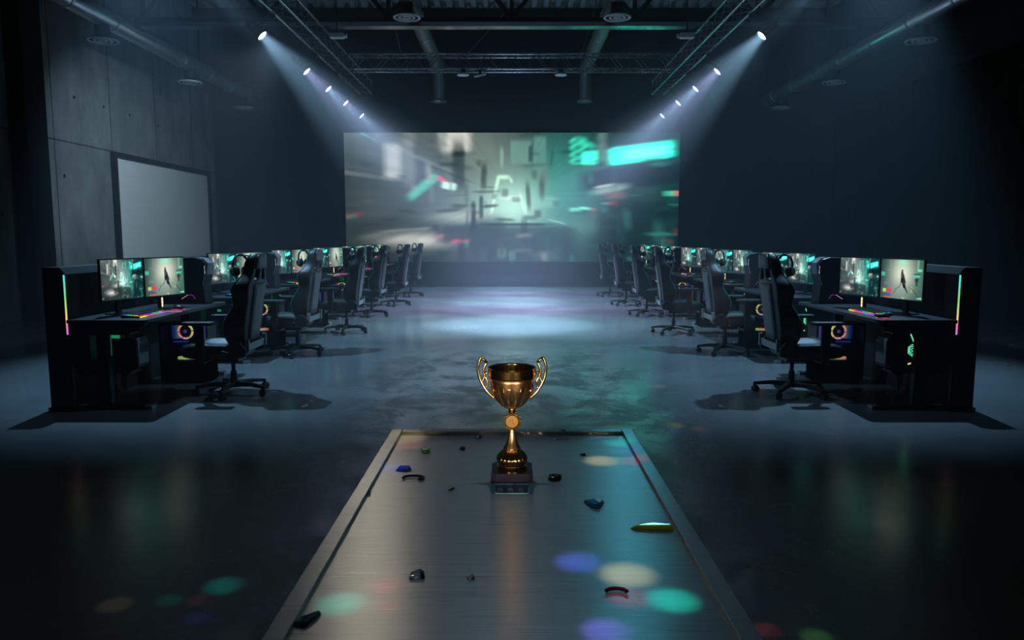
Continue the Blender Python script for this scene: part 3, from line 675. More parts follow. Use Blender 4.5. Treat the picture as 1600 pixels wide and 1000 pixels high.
def make_mouse():
    t = empty('mouse')
    vs = []; fs = []; nu, nv = 12, 8
    for i in range(nu + 1):
        a = i / nu; x = -.06 + .12 * a; w = .034 * math.sqrt(max(0, 1 - (2 * a - 1) ** 4)) + .001; h = .040 * (sin(PI * min(1, a * .85 + .12)) ** .8)
        for j in range(nv + 1):
            b_ = PI * j / nv; vs.append((x, w * cos(b_), .006 + h * sin(b_) ** .8))
    for i in range(nu):
        for j in range(nv):
            q = i * (nv + 1) + j; fs.append((q, q + 1, q + nv + 2, q + nv + 1))
    fs.append([i * (nv + 1) for i in range(nu + 1)] + [i * (nv + 1) + nv for i in range(nu, -1, -1)])
    MB().add(vs, fs).build('shell', M['black_plastic'], t, smooth=True)
    ld = MB(); pts = [(.062 * cos(a), .036 * sin(a), .006) for a in [2 * PI * i / 20 for i in range(20)]]
    ld.setcol(rgb(235, 90, 150)); ld.tube(pts, .0025, 6, closed=True); ld.build('glow_ring', M['led'], t)
    MB().cyl((.028, -.005, .04), (.028, .005, .04), .009, .009, 12).build('wheel', M['pad'], t)
    return t
def make_mat(m):
    t = empty('mouse_mat')
    MB().span(-.10, .10, -.16, .16, 0, .004).build('surface', M['pad'], t, bevel=.001)
    MB().setcol(tuple(1.4 * q for q in rgb(230, 60, 130))).span(-.10, .10, m * .1602, m * .1652, .0005, .007).build('edge_light', M['led'], t)
    return t
def make_tower(m):
    t = empty('tower_computer')         # stands on the desk; front towards -x, origin at its base
    poly = [(.26, .0), (.26, .48), (-.17, .49), (-.24, .475), (-.285, .43), (-.27, .30), (-.245, .2), (-.26, .02), (-.26, 0)]
    MB().prism(poly, 'y', -.105, .105).build('case', M['black_plastic'], t, bevel=.006)
    for s in (-1, 1):
        MB().tube([(-.16, s * .108, .487), (-.235, s * .108, .468), (-.277, s * .108, .425), (-.262, s * .108, .30), (-.237, s * .108, .2)], .004, 6).build('chrome_edge', M['chrome'], t)
    MB().prism([(-.17, .493), (-.24, .478), (-.29, .43), (-.275, .31), (-.268, .31), (-.28, .428), (-.235, .47), (-.17, .487)], 'y', -.07, .07).build('front_grille', M['smoked_glass'], t)
    g = MB(); y = m * .1065
    g.setcol(tuple(.6 * q for q in rgb(235, 150, 190))).tube([(-.01, y, .05), (-.08, y, .095)], .0035, 6)
    g.setcol(tuple(.6 * q for q in rgb(150, 40, 140))).tube([(-.08, y, .095), (-.13, y, .09), (-.155, y, .05)], .0035, 6)
    g.build('accent_light', M['led'], t)
    g = MB().setcol(tuple(.9 * q for q in rgb(190, 210, 220))).span(-.272, -.266, m * .107, m * .111, .32, .40); g.build('edge_glint', M['led'], t)  # glowing sliver stands in for a glint on the front edge
    for q in (-.2, .2): MB().span(q - .03, q + .03, -.09, .09, -.0, .004).build('foot', M['pad'], t)
    return t
def make_ring_pc(m):
    t = empty('floor_computer')         # big glass-sided case on the floor, glass side towards the camera
    W, Dp, H = .24, .50, .62
    sh = MB(); x0, x1 = -Dp / 2, Dp / 2; ya, yb = m * W / 2, -m * W / 2     # ya = side towards the camera
    sh.span(x0, x1, yb, yb + m * .01, 0.015, H).span(x0, x1, ya, yb, H - .02, H).span(x0, x0 + .02, ya, yb, .015, H).span(x1 - .02, x1, ya, yb, .015, H).span(x0, x1, ya, yb, .015, .24)
    sh.build('case', M['black_plastic'], t, bevel=.004)
    MB().span(x0 + .02, x1 - .02, yb + m * .011, yb + m * .02, .24, H - .02).build('motherboard', M['board_black'], t)
    # cooler ring
    yc = yb + m * .13; cx, cz, R = .02, .525, .073
    f = MB(); n = 48
    for i in range(n):
        a, b_ = 2 * PI * i / n, 2 * PI * (i + .86) / n
        if i % 8 == 7: continue
        am = (i + .5) / n
        c = ramp([(0, (245, 130, 150)), (.2, (235, 205, 110)), (.35, (225, 225, 110)), (.5, (235, 220, 130)), (.62, (240, 180, 130)), (.8, (245, 150, 170)), (1, (245, 130, 150))], am)
        f.setcol(tuple(1.5 * q for q in c))
        vs = []
        for y in (yc, yc + m * .012):
            for r in (R - .009, R + .009):
                for q in (a, b_): vs.append((cx + r * cos(q), y, cz + r * sin(q)))
        f.add(vs, [(0, 1, 3, 2), (4, 6, 7, 5), (0, 4, 5, 1), (2, 3, 7, 6), (0, 2, 6, 4), (1, 5, 7, 3)])
    fan = MB().cyl((cx, yc - m * .05, cz), (cx, yc + m * .008, cz), .028, .028, 18)
    for i in range(7):
        a = 2 * PI * i / 7
        fan.tube([(cx + .026 * cos(a), yc - m * .01, cz + .026 * sin(a)), (cx + .058 * cos(a + .5), yc + m * .0, cz + .058 * sin(a + .5))], (.012, .003), 6, flat=(0, 1, 0))
    fo = fan.build('cooling_fan', M['pad'], t)
    f.build('light_ring', M['led'], fo)
    MB().setcol(rgb(130, 120, 200)).tube([(cx + .013 * cos(a), yc + m * .0095, cz + .013 * sin(a)) for a in [2 * PI * i / 12 for i in range(12)]], .0035, 6, closed=True).build('hub_emblem', M['led'], fo)
    # memory sticks, light bars
    g = MB()
    for i, (xx, c) in enumerate(((.125, (200, 120, 150)), (.145, (60, 150, 110)), (.165, (50, 80, 200)), (.185, (30, 60, 160)))):
        g.setcol(tuple(.45 * q for q in rgb(*c))).span(xx - .005, xx + .005, yb + m * .04, yb + m * .075, .44, .58)
    g.setcol(tuple(.5 * q for q in rgb(110, 100, 190))).span(-.15, -.128, yb + m * .04, yb + m * .075, .43, .575)
    g.setcol(tuple(.55 * q for q in rgb(40, 70, 220))).span(.03, .17, yb + m * .05, yb + m * .10, .405, .415)
    g.setcol(tuple(.4 * q for q in rgb(40, 50, 220))).span(-.05, .05, yb + m * .05, yb + m * .12, .318, .324)
    g.build('light_bars', M['led'], t)
    MB().span(-.16, .2, yb + m * .03, yb + m * .15, .34, .39).build('graphics_card', M['black_metal'], t, bevel=.004)
    lo = MB()
    for i in range(32):
        a, b_ = 2 * PI * i / 32, 2 * PI * (i + .9) / 32
        c = ramp([(0, (240, 110, 90)), (.3, (240, 140, 150)), (.5, (235, 160, 120)), (.7, (150, 225, 110)), (.85, (170, 235, 140)), (1, (240, 110, 90))], ((i + 18) % 32) / 32 if m > 0 else ((40 - i) % 32) / 32)
        lo.setcol(tuple(1.2 * q for q in c))
        vs = [(.03 + r * cos(q), yb + m * .12 + r * sin(q), z) for z in (.243, .258) for r in (.062, .082) for q in (a, b_)]
        lo.add(vs, [(0, 1, 3, 2), (4, 6, 7, 5), (0, 4, 5, 1), (2, 3, 7, 6), (0, 2, 6, 4), (1, 5, 7, 3)])
    lo.build('bottom_fan_light', M['led'], t)
    MB().span(x0 + .015, x1 - .015, ya - m * .004, ya, .235, H - .01).build('side_glass', M['thin_glass'], t)
    fr_ = MB().span(x0, x1, ya - m * .006, ya + m * .002, H - .015, H).span(x0, x0 + .016, ya - m * .006, ya + m * .002, .235, H).span(x1 - .016, x1, ya - m * .006, ya + m * .002, .235, H).build('glass_frame', M['black_plastic'], t)
    for q in (-.18, .18): MB().span(q - .04, q + .04, -W / 2 + .01, W / 2 - .01, 0, .016).build('foot', M['pad'], t)
    return t
def make_hung_pc():
    t = empty('hanging_computer')       # slung under the desk; origin under its middle on the floor; +y side is glass, -y side carries the emblem
    z0, z1 = .29, .655; hx = .215; W = .2
    # tapered, chamfered case
    poly = [(-hx, z0 + .09), (-hx + .06, z0), (hx, z0), (hx, z1), (-hx + .05, z1), (-hx, z1 - .06)]
    ho = MB()
    ho.prism(poly, 'y', -W / 2, -W / 2 + .02).span(-hx, -hx + .02, -W / 2, W / 2, z0 + .09, z1 - .06).span(hx - .02, hx, -W / 2, W / 2, z0, z1).span(-hx + .05, hx, -W / 2, W / 2, z1 - .02, z1).span(-hx + .06, hx, -W / 2, W / 2, z0, z0 + .02)
    ho.build('case', M['case_grey'], t, bevel=.003)
    MB().span(.02, hx - .03, -W / 2 + .022, -W / 2 + .035, z0 + .09, z1 - .04).build('lit_board', M['green_board'], t)
    g = MB().setcol(tuple(1.3 * q for q in rgb(80, 240, 190))).span(.07, .085, .0, .02, .50, .60)
    g.setcol(tuple(.9 * q for q in rgb(170, 240, 200))).tube([(-.06, .03, .56), (-.075, .03, .53), (-.09, .03, .51)], .006, 6).build('inner_light', M['led'], t)
    MB().box((-.04, .0, .42), (.22, .10, .03)).box((.1, -.02, .36), (.14, .12, .10)).build('graphics_card', M['black_metal'], t)
    MB().span(-.0, hx - .018, W / 2 - .004, W / 2, z0 + .015, z1 - .015).build('side_glass', M['thin_glass'], t)
    MB().span(-hx + .02, .0, W / 2 - .006, W / 2 + .002, z0 + .06, z1 - .05).build('side_cover', M['black_plastic'], t)
    fg = MB().prism([(-hx - .012, z0 + .08), (-hx + .002, z0 + .05), (-hx + .002, z1 - .05), (-hx - .012, z1 - .08)], 'y', -W / 2 + .01, W / 2 - .01).build('front_glass', M['smoked_glass'], t)
    # emblem and accent lines on the -y side
    y = -W / 2 - .003; cx, cz = .0, .50
    e = MB().setcol(tuple(1.15 * q for q in rgb(90, 235, 175)))
    for R in (.052, .036):
        e.tube([(cx + R * .72 * sin(PI / 3 * i), y, cz + R * cos(PI / 3 * i)) for i in range(6)], .0035, 6, closed=True)
    e.tube([(cx - .012, y, cz - .016), (cx + .012, y, cz - .010), (cx - .012, y, cz + .006), (cx + .010, y, cz + .018)], .0035, 6)
    e.build('emblem', M['led'], t)
    MB().setcol(tuple(1.0 * q for q in rgb(110, 230, 180))).tube([(-.02, y, .645), (.0, y, .60), (.012, y, .575)], .005, 6).setcol(tuple(1.0 * q for q in rgb(240, 225, 150))).tube([(-.03, y, .375), (.03, y, .395)], .006, 6).build('accent_light', M['led'], t)
    for x in (-.14, .12):
        MB().span(x - .012, x + .012, -W / 2 - .008, W / 2 + .008, z0 - .006, z0 - .001).span(x - .012, x + .012, -W / 2 - .008, -W / 2 - .003, z0 - .006, ZD - .034).span(x - .012, x + .012, W / 2 + .003, W / 2 + .008, z0 - .006, ZD - .034).build('strap', M['black_metal'], t)
    return t

# ---- chair
BK = [(.47, .190, -.185, .10), (.52, .205, -.205, .14), (.60, .235, -.215, .19), (.70, .262, -.228, .205), (.80, .250, -.242, .15), (.88, .238, -.255, .105), (.96, .258, -.268, .13),
      (1.02, .272, -.277, .15), (1.07, .258, -.285, .135), (1.105, .228, -.290, .10), (1.15, .190, -.297, .075), (1.20, .168, -.303, .065), (1.26, .158, -.310, .06), (1.31, .140, -.317, .045), (1.345, .100, -.322, .02)]
SL = [-1, -.93, -.8, -.66, -.46, -.2, 0, .2, .46, .66, .8, .93, 1]
def bol(a):
    a = abs(a)
    if a < .42: return 0
    q = min(1, (a - .42) / .42); q = q * q * (3 - 2 * q)
    return q * (1 - .28 * max(0, (a - .86) / .14))
def make_chair():
    t = empty('gaming_chair')           # faces +x
    nr, nc = len(BK), len(SL); vs = []
    for (z, w, bx, pr) in BK:
        for s_ in SL: vs.append((bx + .055 + pr * bol(s_), s_ * w, z))
    for (z, w, bx, pr) in BK:
        for s_ in SL: vs.append((bx + .018 * s_ * s_, s_ * w * .97, z))
    off = nr * nc; fs = []; cells = set()
    for r in range(nr - 1):
        for c in range(nc - 1):
            hole = BK[r][0] >= 1.10 and BK[r + 1][0] <= 1.205 and (.15 < (abs(SL[c]) + abs(SL[c + 1])) / 2 < .6) and SL[c] * SL[c + 1] > 0
            if not hole: cells.add((r, c))
    edges = {}
    for (r, c) in cells:
        q = [r * nc + c, r * nc + c + 1, (r + 1) * nc + c + 1, (r + 1) * nc + c]
        fs.append(q); fs.append([off + i for i in reversed(q)])
        for i in range(4):
            e = (q[i], q[(i + 1) % 4]); kk = tuple(sorted(e)); edges.setdefault(kk, []).append(e)
    for kk, es in edges.items():
        if len(es) == 1:
            a, b_ = es[0]; fs.append([b_, a, off + a, off + b_])
    MB().add(vs, fs).build('backrest', M['leather'], t, smooth=True, sub=2)
    def bkat(z):
        for A, B in zip(BK, BK[1:]):
            if A[0] <= z <= B[0]:
                q = (z - A[0]) / (B[0] - A[0]); return [A[i] + (B[i] - A[i]) * q for i in range(4)]
    zs = [.53, .62, .72, .82, .92, 1.0, 1.06]
    pv = []; pf = []
    ss = [-.56, -.3, 0, .3, .56]
    for z in zs:
        _, w, bx, pr = bkat(z)
        for s_ in ss: pv.append((bx + .018 * s_ * s_ - .012, s_ * min(w, .235), z))
        for s_ in ss: pv.append((bx + .018 * s_ * s_ + .01, s_ * min(w, .235), z))
    for i in range(len(zs) - 1):
        for j in range(4):
            a = i * 10 + j; pf.append((a, a + 1, a + 11, a + 10)); pf.append((a + 5, a + 15, a + 16, a + 6))
        for j in (0, 4): a = i * 10 + j; pf.append((a, a + 10, a + 15, a + 5))
    for i in (0, len(zs) - 1):
        for j in range(4): a = i * 10 + j; pf.append((a, a + 1, a + 6, a + 5))
    MB().add(pv, pf).build('back_panel', M['grey_leather'], t, smooth=True)
    hp = MB(); pv = []; pf = []
    zs2 = [1.205, 1.25, 1.30, 1.335]
    for z in zs2:
        _, w, bx, pr = bkat(z)
        for s_ in ss: pv.append((bx + .018 * s_ * s_ - .008, s_ * w * 1.5, z))
        for s_ in ss: pv.append((bx + .018 * s_ * s_ + .01, s_ * w * 1.5, z))
    for i in range(len(zs2) - 1):
        for j in range(4):
            a = i * 10 + j; pf.append((a, a + 1, a + 11, a + 10)); pf.append((a + 5, a + 15, a + 16, a + 6))
        for j in (0, 4): a = i * 10 + j; pf.append((a, a + 10, a + 15, a + 5))
    for i in (0, len(zs2) - 1):
        for j in range(4): a = i * 10 + j; pf.append((a, a + 1, a + 6, a + 5))
    hp.add(pv, pf).build('headrest_cover', M['grey_leather'], t, smooth=True)
    # piping along both wings
    for sg in (-1, 1):
        pts = [(bx + .055 + pr * .78 + .004, sg * w * .97, z) for (z, w, bx, pr) in BK]
        sp_ = []
        for A, B in zip(pts, pts[1:]):
            for q in (0, .5): sp_.append(tuple(A[i] + (B[i] - A[i]) * q for i in range(3)))
        sp_.append(pts[-1])
        MB().tube(sp_, .005, 6).build('piping', M['screen_glow_piping'], t, smooth=True)
    # seat: sections along x
    sec = [(-.17, .20, .455, .02, .385), (-.12, .245, .455, .05, .365), (0, .258, .452, .055, .36), (.15, .262, .455, .06, .36), (.28, .262, .462, .055, .362), (.37, .25, .458, .035, .372), (.415, .225, .435, .015, .39)]
    prof = [(-1, .25), (-.99, .75), (-.9, 1.05), (-.76, 1.0), (-.58, .35), (-.3, .05), (0, 0), (.3, .05), (.58, .35), (.76, 1.0), (.9, 1.05), (.99, .75), (1, .25), (.88, None), (.4, None), (-.4, None), (-.88, None)]
    vs = []; n = len(prof)
    for (x, w, zt, bo, zb) in sec:
        for (s_, q) in prof:
            vs.append((x, s_ * w, zb if q is None else (zt - .03 + (bo + .03) * q if q > .2 else zt + bo * q) if abs(s_) < .95 else zb + (zt + bo - zb) * (.35 if q == .25 else .75)))
    fs = []
    for i in range(len(sec) - 1):
        for j in range(n): a = i * n + j; b_ = i * n + (j + 1) % n; fs.append((a, b_, b_ + n, a + n))
    fs.append(list(range(n))); fs.append([(len(sec) - 1) * n + j for j in range(n - 1, -1, -1)])
    MB().add(vs, fs).build('seat', M['leather'], t, smooth=True, sub=1)
    # lighter seat cushion in the middle
    cv = []; cf = []
    xs_ = [-.10, .0, .1, .2, .3, .385]; yy = [-.15, -.08, 0, .08, .15]
    for x in xs_:
        for y in yy: cv.append((x, y, .464 + .014 * (1 - (y / .16) ** 2) - (.018 if x > .36 else 0)))
    for x in xs_:
        for y in yy: cv.append((x, y, .435))
    o2 = len(xs_) * 5
    for i in range(len(xs_) - 1):
        for j in range(4): a = i * 5 + j; cf.append((a, a + 1, a + 6, a + 5)); cf.append((o2 + a, o2 + a + 5, o2 + a + 6, o2 + a + 1))
        for j in (0, 4): a = i * 5 + j; cf.append((a, a + 5, o2 + a + 5, o2 + a))
    for i in (0, len(xs_) - 1):
        for j in range(4): a = i * 5 + j; cf.append((a, a + 1, o2 + a + 1, o2 + a))
    MB().add(cv, cf).build('seat_cushion', M['seat_leather'], t, smooth=True, sub=1)
    for sg in (-1, 1):
        MB().tube([(x, sg * w * .93, zt + bo + .001) for (x, w, zt, bo, zb) in sec[1:]], .0045, 6).build('seat_piping', M['screen_glow_piping'], t, smooth=True)
    # hinges, bracket bar, lever
    for sg in (-1, 1):
        MB().prism([(-.22, .40), (-.05, .37), (-.03, .42), (-.07, .50), (-.11, .545), (-.17, .535), (-.23, .47)], 'y', sg * .235, sg * .285).build('hinge_cover', M['black_plastic'], t, bevel=.015)
        MB().span(-.245, -.205, sg * .225, sg * .25, .44, .56).build('hinge_plate', M['cap_grey'], t, bevel=.004)
    MB().prism([(-.225, .445), (-.205, .445), (-.215, .515), (-.235, .515)], 'y', -.22, .22).build('rear_bar', M['cap_grey'], t, bevel=.004)
    MB().tube([(-.09, .285, .44), (-.09, .31, .44), (-.02, .315, .455)], .008, 8).build('recline_lever', M['black_plastic'], t)
    MB().span(-.09, .13, -.11, .11, .325, .365).build('tilt_mechanism', M['black_metal'], t, bevel=.006)
    # armrests
    for sg in (-1, 1):
        ar = MB().span(.135, .215, sg * .31, sg * .345, .40, .70).span(.14, .21, sg * .14, sg * .345, .345, .362).span(.14, .21, sg * .325, sg * .345, .35, .42).build('armrest_post', M['black_plastic'], t, bevel=.006)
        MB().prism([(.04, -.045), (.07, -.052), (.27, -.052), (.32, -.035), (.32, .035), (.27, .052), (.07, .052), (.04, .045)], 'z', .70, .732, Matrix.Translation((0, sg * .328, 0))).build('armrest_pad', M['pad'], ar, bevel=.01)
    # gas lift and star base
    MB().cyl((0, 0, .10), (0, 0, .22), .031, .029, 18).cyl((0, 0, .22), (0, 0, .33), .019, .019, 16).build('gas_lift', M['black_metal'], t, smooth=False)
    MB().cyl((0, 0, .07), (0, 0, .135), .055, .042, 20).build('base_hub', M['black_metal'], t, bevel=.004)
    for i in range(5):
        a = PI / 2 + 2 * PI * i / 5
        c, s_ = cos(a), sin(a); R = Matrix.Rotation(a, 4, 'Z')
        lg = MB().add([(.04, -.032, .075), (.04, .032, .075), (.04, .03, .125), (.04, -.03, .125), (.2, -.027, .085), (.2, .027, .085), (.2, .022, .118), (.2, -.022, .118), (.345, -.022, .07), (.345, .022, .07), (.345, .018, .095), (.345, -.018, .095)],
                      [(0, 1, 2, 3), (0, 4, 5, 1), (1, 5, 6, 2), (2, 6, 7, 3), (3, 7, 4, 0), (4, 8, 9, 5), (5, 9, 10, 6), (6, 10, 11, 7), (7, 11, 8, 4), (8, 11, 10, 9)], R).build('base_leg', M['black_metal'], t, bevel=.004)
        k = a + .8 + i * 1.3
        p = Vector((.335 * c, .335 * s_, 0)); ax = Vector((cos(k), sin(k), 0)); ft = Vector((-sin(k), cos(k), 0)) * .012
        cs = MB().cyl(p + Vector((0, 0, .03)) + ft + ax * .012, p + Vector((0, 0, .03)) + ft + ax * .032, .03, .028, 18).cyl(p + Vector((0, 0, .03)) + ft - ax * .012, p + Vector((0, 0, .03)) + ft - ax * .032, .03, .028, 18)
        cs.cyl(p + Vector((0, 0, .03)) + ft - ax * .012, p + Vector((0, 0, .03)) + ft + ax * .012, .012, .012, 10).cyl(p + Vector((0, 0, .045)), p + Vector((0, 0, .08)), .011, .011, 10)
        cs.tube([p + ft + Vector((0, 0, .03)) + Vector((-sin(k), cos(k), 0)) * .034 * cos(q) + Vector((0, 0, .034 * sin(q))) for q in [PI * .02 + PI * j / 8 for j in range(8)]], (.013, .004), 6, flat=tuple(ax))
        cs.build('caster', M['black_plastic'], lg)
    # hook that carries the headset
    MB().tube([(-.28, 0, 1.30), (-.22, 0, 1.322), (-.12, .0, 1.3245), (-.09, .0, 1.3245), (-.08, .0, 1.336)], .006, 8).build('headset_hook', M['black_metal'], t)
    return t
def make_headset():
    t = empty('headset')                # origin: the point of the hook it hangs on; band spans local x
    pts = []; R = .085
    for i in range(21):
        a = PI * (i / 20); pts.append((R * cos(a) * 1.0, 0, -.096 + .105 * sin(a)))
    pts = [(R - .003, 0, -.135)] + pts + [(-R + .003, 0, -.135)]
    hb = MB().tube(pts, (.006, .017), 10, flat=(0, 0, 1))
    bw = MB()
    vs = []
    bw.tube(pts, (.005, .016), 8, flat=(1, 0, 0))
    bw.build('headband', M['black_plastic'], t, smooth=True)
    MB().tube([(p[0] * .93, 0, p[2] * .93 - .006) for p in pts[5:-5]], (.006, .014), 8, flat=(1, 0, 0)).build('band_cushion', M['pad'], t, smooth=True)
    for sg in (-1, 1):
        cp = MB().cyl((sg * .088, 0, -.155), (sg * .062, 0, -.155), .042, .046, 24).cyl((sg * .100, 0, -.155), (sg * .088, 0, -.155), .030, .042, 24)
        c = cp.build('ear_cup', M['black_plastic'], t, bevel=.003)
        MB().lathe([(.022, .0), (.046, .0), (.050, .010), (.044, .022), (.026, .022)], 24, Matrix.Translation((sg * .062, 0, -.155)) @ Matrix.Rotation(-sg * PI / 2, 4, 'Y'), closed=True).build('ear_cushion', M['pad'], c, smooth=True)
        MB().tube([(sg * (.1005), .02 * cos(q), -.155 + .02 * sin(q)) for q in [2 * PI * i / 16 for i in range(16)]], .0025, 6, closed=True).build('cup_ring', M['cap_grey'], c)
    MB().tube([(.09, .02, -.20), (.085, .07, -.215), (.06, .11, -.215)], .004, 6).build('microphone', M['black_plastic'], t)
    return t

def get(key, fn, *a):
    """first call hands out the prototype itself, later calls a copy of it with its parts"""
    if key not in protos: protos[key] = fn(*a); return protos[key]
    return copy_tree(protos[key])

CH_POS = {-1: [(366, 599), (466, 542), (542, 510), (581, 486), (619, 470), (642, 457)], 1: [(1236, 599), (1132, 540), (1052, 511), (1010, 485), (978, 470), (953, 457)]}
for s in (-1, 1):
    m = 1 if s < 0 else -1; rn = row_name(s)
    for k in range(6):
        yb = Y0 + STEP * k; cy = yb + DL / 2; xc = s * (XD0 + XD1) / 2
        first = ', nearest the trophy table' if k == 0 else ''
        o = get(('part', s), make_partition, m); o.location = (s * (XD1 + .015), yb + .06, 0); o.rotation_euler.z = rz(s)
        tag(o, 'dark partition with rainbow light strip behind the %s %s-row desk' % (ORD[k], rn), 'partition', 'partitions behind the %s row' % rn)
        o = get(('desk', s), make_desk, m); o.location = (xc, cy, 0); o.rotation_euler.z = rz(s)
        tag(o, 'black gaming desk, %s from the camera in the %s row' % (ORD[k], rn), 'desk', 'gaming desks of the %s row' % rn)
        # monitors: ends as seen in the photograph
        P = [(3.655, 6.55), (3.50, 7.03), (3.32, 7.50)]
        dy = yb - 6.3
        for q in (0, 1):
            (xa, ya), (xb, yb2) = P[q], P[q + 1]
            cx_, cy_ = s * (xa + xb) / 2, (ya + yb2) / 2 + dy + .03
            if q == 0: cy_ -= .0
            ang = math.atan2((xb - xa), (yb2 - ya))        # turned towards the camera
            hero_on = (q == 1 and s < 0) or (q == 0 and s > 0 and k == 0)
            key = ('mon', hero_on, q == 1)
            o = get(key, make_monitor, pic_hero if hero_on else pic_city, q == 1)
            o.location = (cx_, cy_, ZD); o.rotation_euler.z = rz(s) + (-m) * -ang * (1)
            what = 'monitor showing a dark figure' if hero_on else 'monitor showing a teal city street'
            pos = 'nearer one' if q == 0 else 'farther one'
            tag(o, '%s, %s, %s' % (what, pos, at_desk(s, k)), 'monitor', 'monitors on the %s row' % rn)
        ky = 6.70 if s < 0 else 6.88; my = 7.16 if s < 0 else 6.44
        o = get('kb', make_keyboard); o.location = (s * 3.335, ky + dy, ZD); o.rotation_euler.z = rz(s)
        tag(o, 'black keyboard with rainbow backlight %s' % at_desk(s, k), 'keyboard', 'keyboards on the %s row' % rn)
        if s < 0:                                      # only the left row shows mats
            o = get(('mat', s), make_mat, m); o.location = (s * 3.235, my + dy + .02, ZD); o.rotation_euler.z = rz(s)
            tag(o, 'black mouse mat with a pink lit edge %s' % at_desk(s, k), 'mouse mat', 'mouse mats on the %s row' % rn)
        o = get('mouse', make_mouse); o.location = (s * 3.235, my + dy, ZD + (.0042 if s < 0 else .0)); o.rotation_euler.z = rz(s)
        tag(o, 'black mouse with a pink glow %s' % at_desk(s, k), 'mouse', 'mice on the %s row' % rn)
        o = get(('tower', s), make_tower, m); o.location = (s * 3.52, 7.80 + dy + .17, ZD); o.rotation_euler.z = rz(s)
        tag(o, 'black tower computer standing on the far end of the %s %s desk' % (ORD[k], rn), 'computer', 'tower computers on the %s row' % rn)
        o = get(('ring', s), make_ring_pc, m); o.location = (s * 3.37, 7.66 + dy, 0); o.rotation_euler.z = rz(s)
        tag(o, 'glass sided computer with glowing ring fan under the %s %s desk' % (ORD[k], rn), 'computer', 'floor computers of the %s row' % rn)
        o = get('hung', make_hung_pc); o.location = (s * 3.55, 6.62 + dy, 0); o.rotation_euler.z = rz(s)
        tag(o, 'green lit computer slung under the near end of the %s %s desk' % (ORD[k], rn), 'computer', 'slung computers of the %s row' % rn)
        p = at_height(*CH_POS[s][k], .10)
        tw = random.uniform(-.06, .06)
        if k == 0: tw = 0
        o = get('chair', make_chair); o.location = (p.x, p.y, 0); o.rotation_euler.z = rz(s) + tw
        tag(o, 'black gaming chair with grey back %s%s' % (at_desk(s, k), first), 'chair', 'gaming chairs of the %s row' % rn)
        R = Matrix.Rotation(rz(s) + tw, 4, 'Z'); q = R @ Vector((-.105, 0, 1.3315))
        h = get('headset', make_headset); h.location = (p.x + q.x, p.y + q.y, q.z); h.rotation_euler.z = math.atan2(-.85, s * .5)
        tag(h, 'black over-ear headset hanging on the chair %s' % at_desk(s, k), 'headset', 'headsets on the %s row chairs' % rn)

# ------------------------------------------------------------------ trophy table
TZ = .75
tb = empty('display_table', (0, 1.75, 0)); tag(tb, 'brushed steel table with a raised rim in the foreground', 'table')
pa = at_height(613, 670, TZ); pb = at_height(987, 670, TZ)
TW = (pb.x - pa.x) / 2; yfar = pa.y - 1.75; ynear = -1.15; RW = .042
MB().span(-TW + .01, TW - .01, ynear + .01, yfar - .01, TZ - .04, TZ - .012).build('tabletop', M['steel'], tb)
for nm, a in (('l', (-TW, -TW + RW, ynear, yfar)), ('r', (TW - RW, TW, ynear, yfar)), ('f', (-TW + RW + .0005, TW - RW - .0005, yfar - RW, yfar)), ('n', (-TW + RW + .0005, TW - RW - .0005, ynear, ynear + RW))):
    MB().span(*a, TZ - .06, TZ).build('rim', M['steel'], tb, bevel=.002)
for i in (-1, 1):
    for j in (ynear + .12, yfar - .12):
        MB().span(i * (TW - .12) - .03, i * (TW - .12) + .03, j - .03, j + .03, 0, TZ - .04).build('leg', M['dark_steel'], tb, bevel=.004)
TS = TZ - .012      # table surface

# ------------------------------------------------------------------ trophy
tp = empty('trophy', (0, 2.205, TS)); tag(tp, 'gold two-handled trophy cup on a glass block standing on the steel table', 'trophy')
hb, c = .065, .014
octo = [(-hb, -hb + c), (-hb + c, -hb), (hb - c, -hb), (hb, -hb + c), (hb, hb - c), (hb - c, hb), (-hb + c, hb), (-hb, hb - c)]
M['crystal'] = glass('crystal', (.92, .96, .97), .0, 1.5); M['violet_glass'] = pm('violet_glass', (.05, .048, .09), 0, .08, coat=.5)
MB().prism(octo, 'z', .0008, .034).build('crystal_base', M['crystal'], tp, bevel=.002)
MB().prism([(a * .97, b_ * .97) for a, b_ in octo], 'z', .0345, .061).build('plinth', M['violet_glass'], tp, bevel=.002)
def rib(n, amp): return lambda t, i, z: 1 + amp * abs(sin(n * t / 2)) - amp * .5
MB().lathe([(.0, .061), (.046, .061), (.047, .066), (.044, .072), (.040, .075), (.0, .075)], 48).build('foot_ring', M['gold'], tp, smooth=False)
MB().lathe([(.030, .073), (.041, .078), (.0455, .088), (.044, .098), (.037, .108), (.028, .116), (.021, .121)], 96, rmod=rib(22, .11)).build('ribbed_dome', M['gold'], tp, smooth=True)
MB().lathe([(.020, .118), (.0265, .121), (.0255, .125), (.020, .135), (.0148, .150), (.0115, .165), (.0095, .178), (.0088, .188), (.0, .188)], 40, rmod=lambda t, i, z: 1 + .03 * cos(8 * t)).build('stem', M['bronze'], tp, smooth=True)
md = MB()
vs = []; N_ = 120
for y in (-.008, .008):
    for i in range(N_):
        r = .0232 + .0046 * abs(sin(12 * 2 * PI * i / N_)) ** .7; a = 2 * PI * i / N_; vs.append((r * cos(a), y, .207 + r * sin(a)))
md.add(vs, [list(range(N_)), list(range(2 * N_ - 1, N_ - 1, -1))] + [(i, (i + 1) % N_, N_ + (i + 1) % N_, N_ + i) for i in range(N_)])
mdo = md.build('medallion', M['gold'], tp)
MB().lathe([(.0185, 0), (.022, 0), (.022, .003), (.0185, .003)], 40, Matrix.Translation((0, -.008, .207)) @ Matrix.Rotation(PI / 2, 4, 'X'), closed=True).build('medallion_rim', M['gold'], mdo)
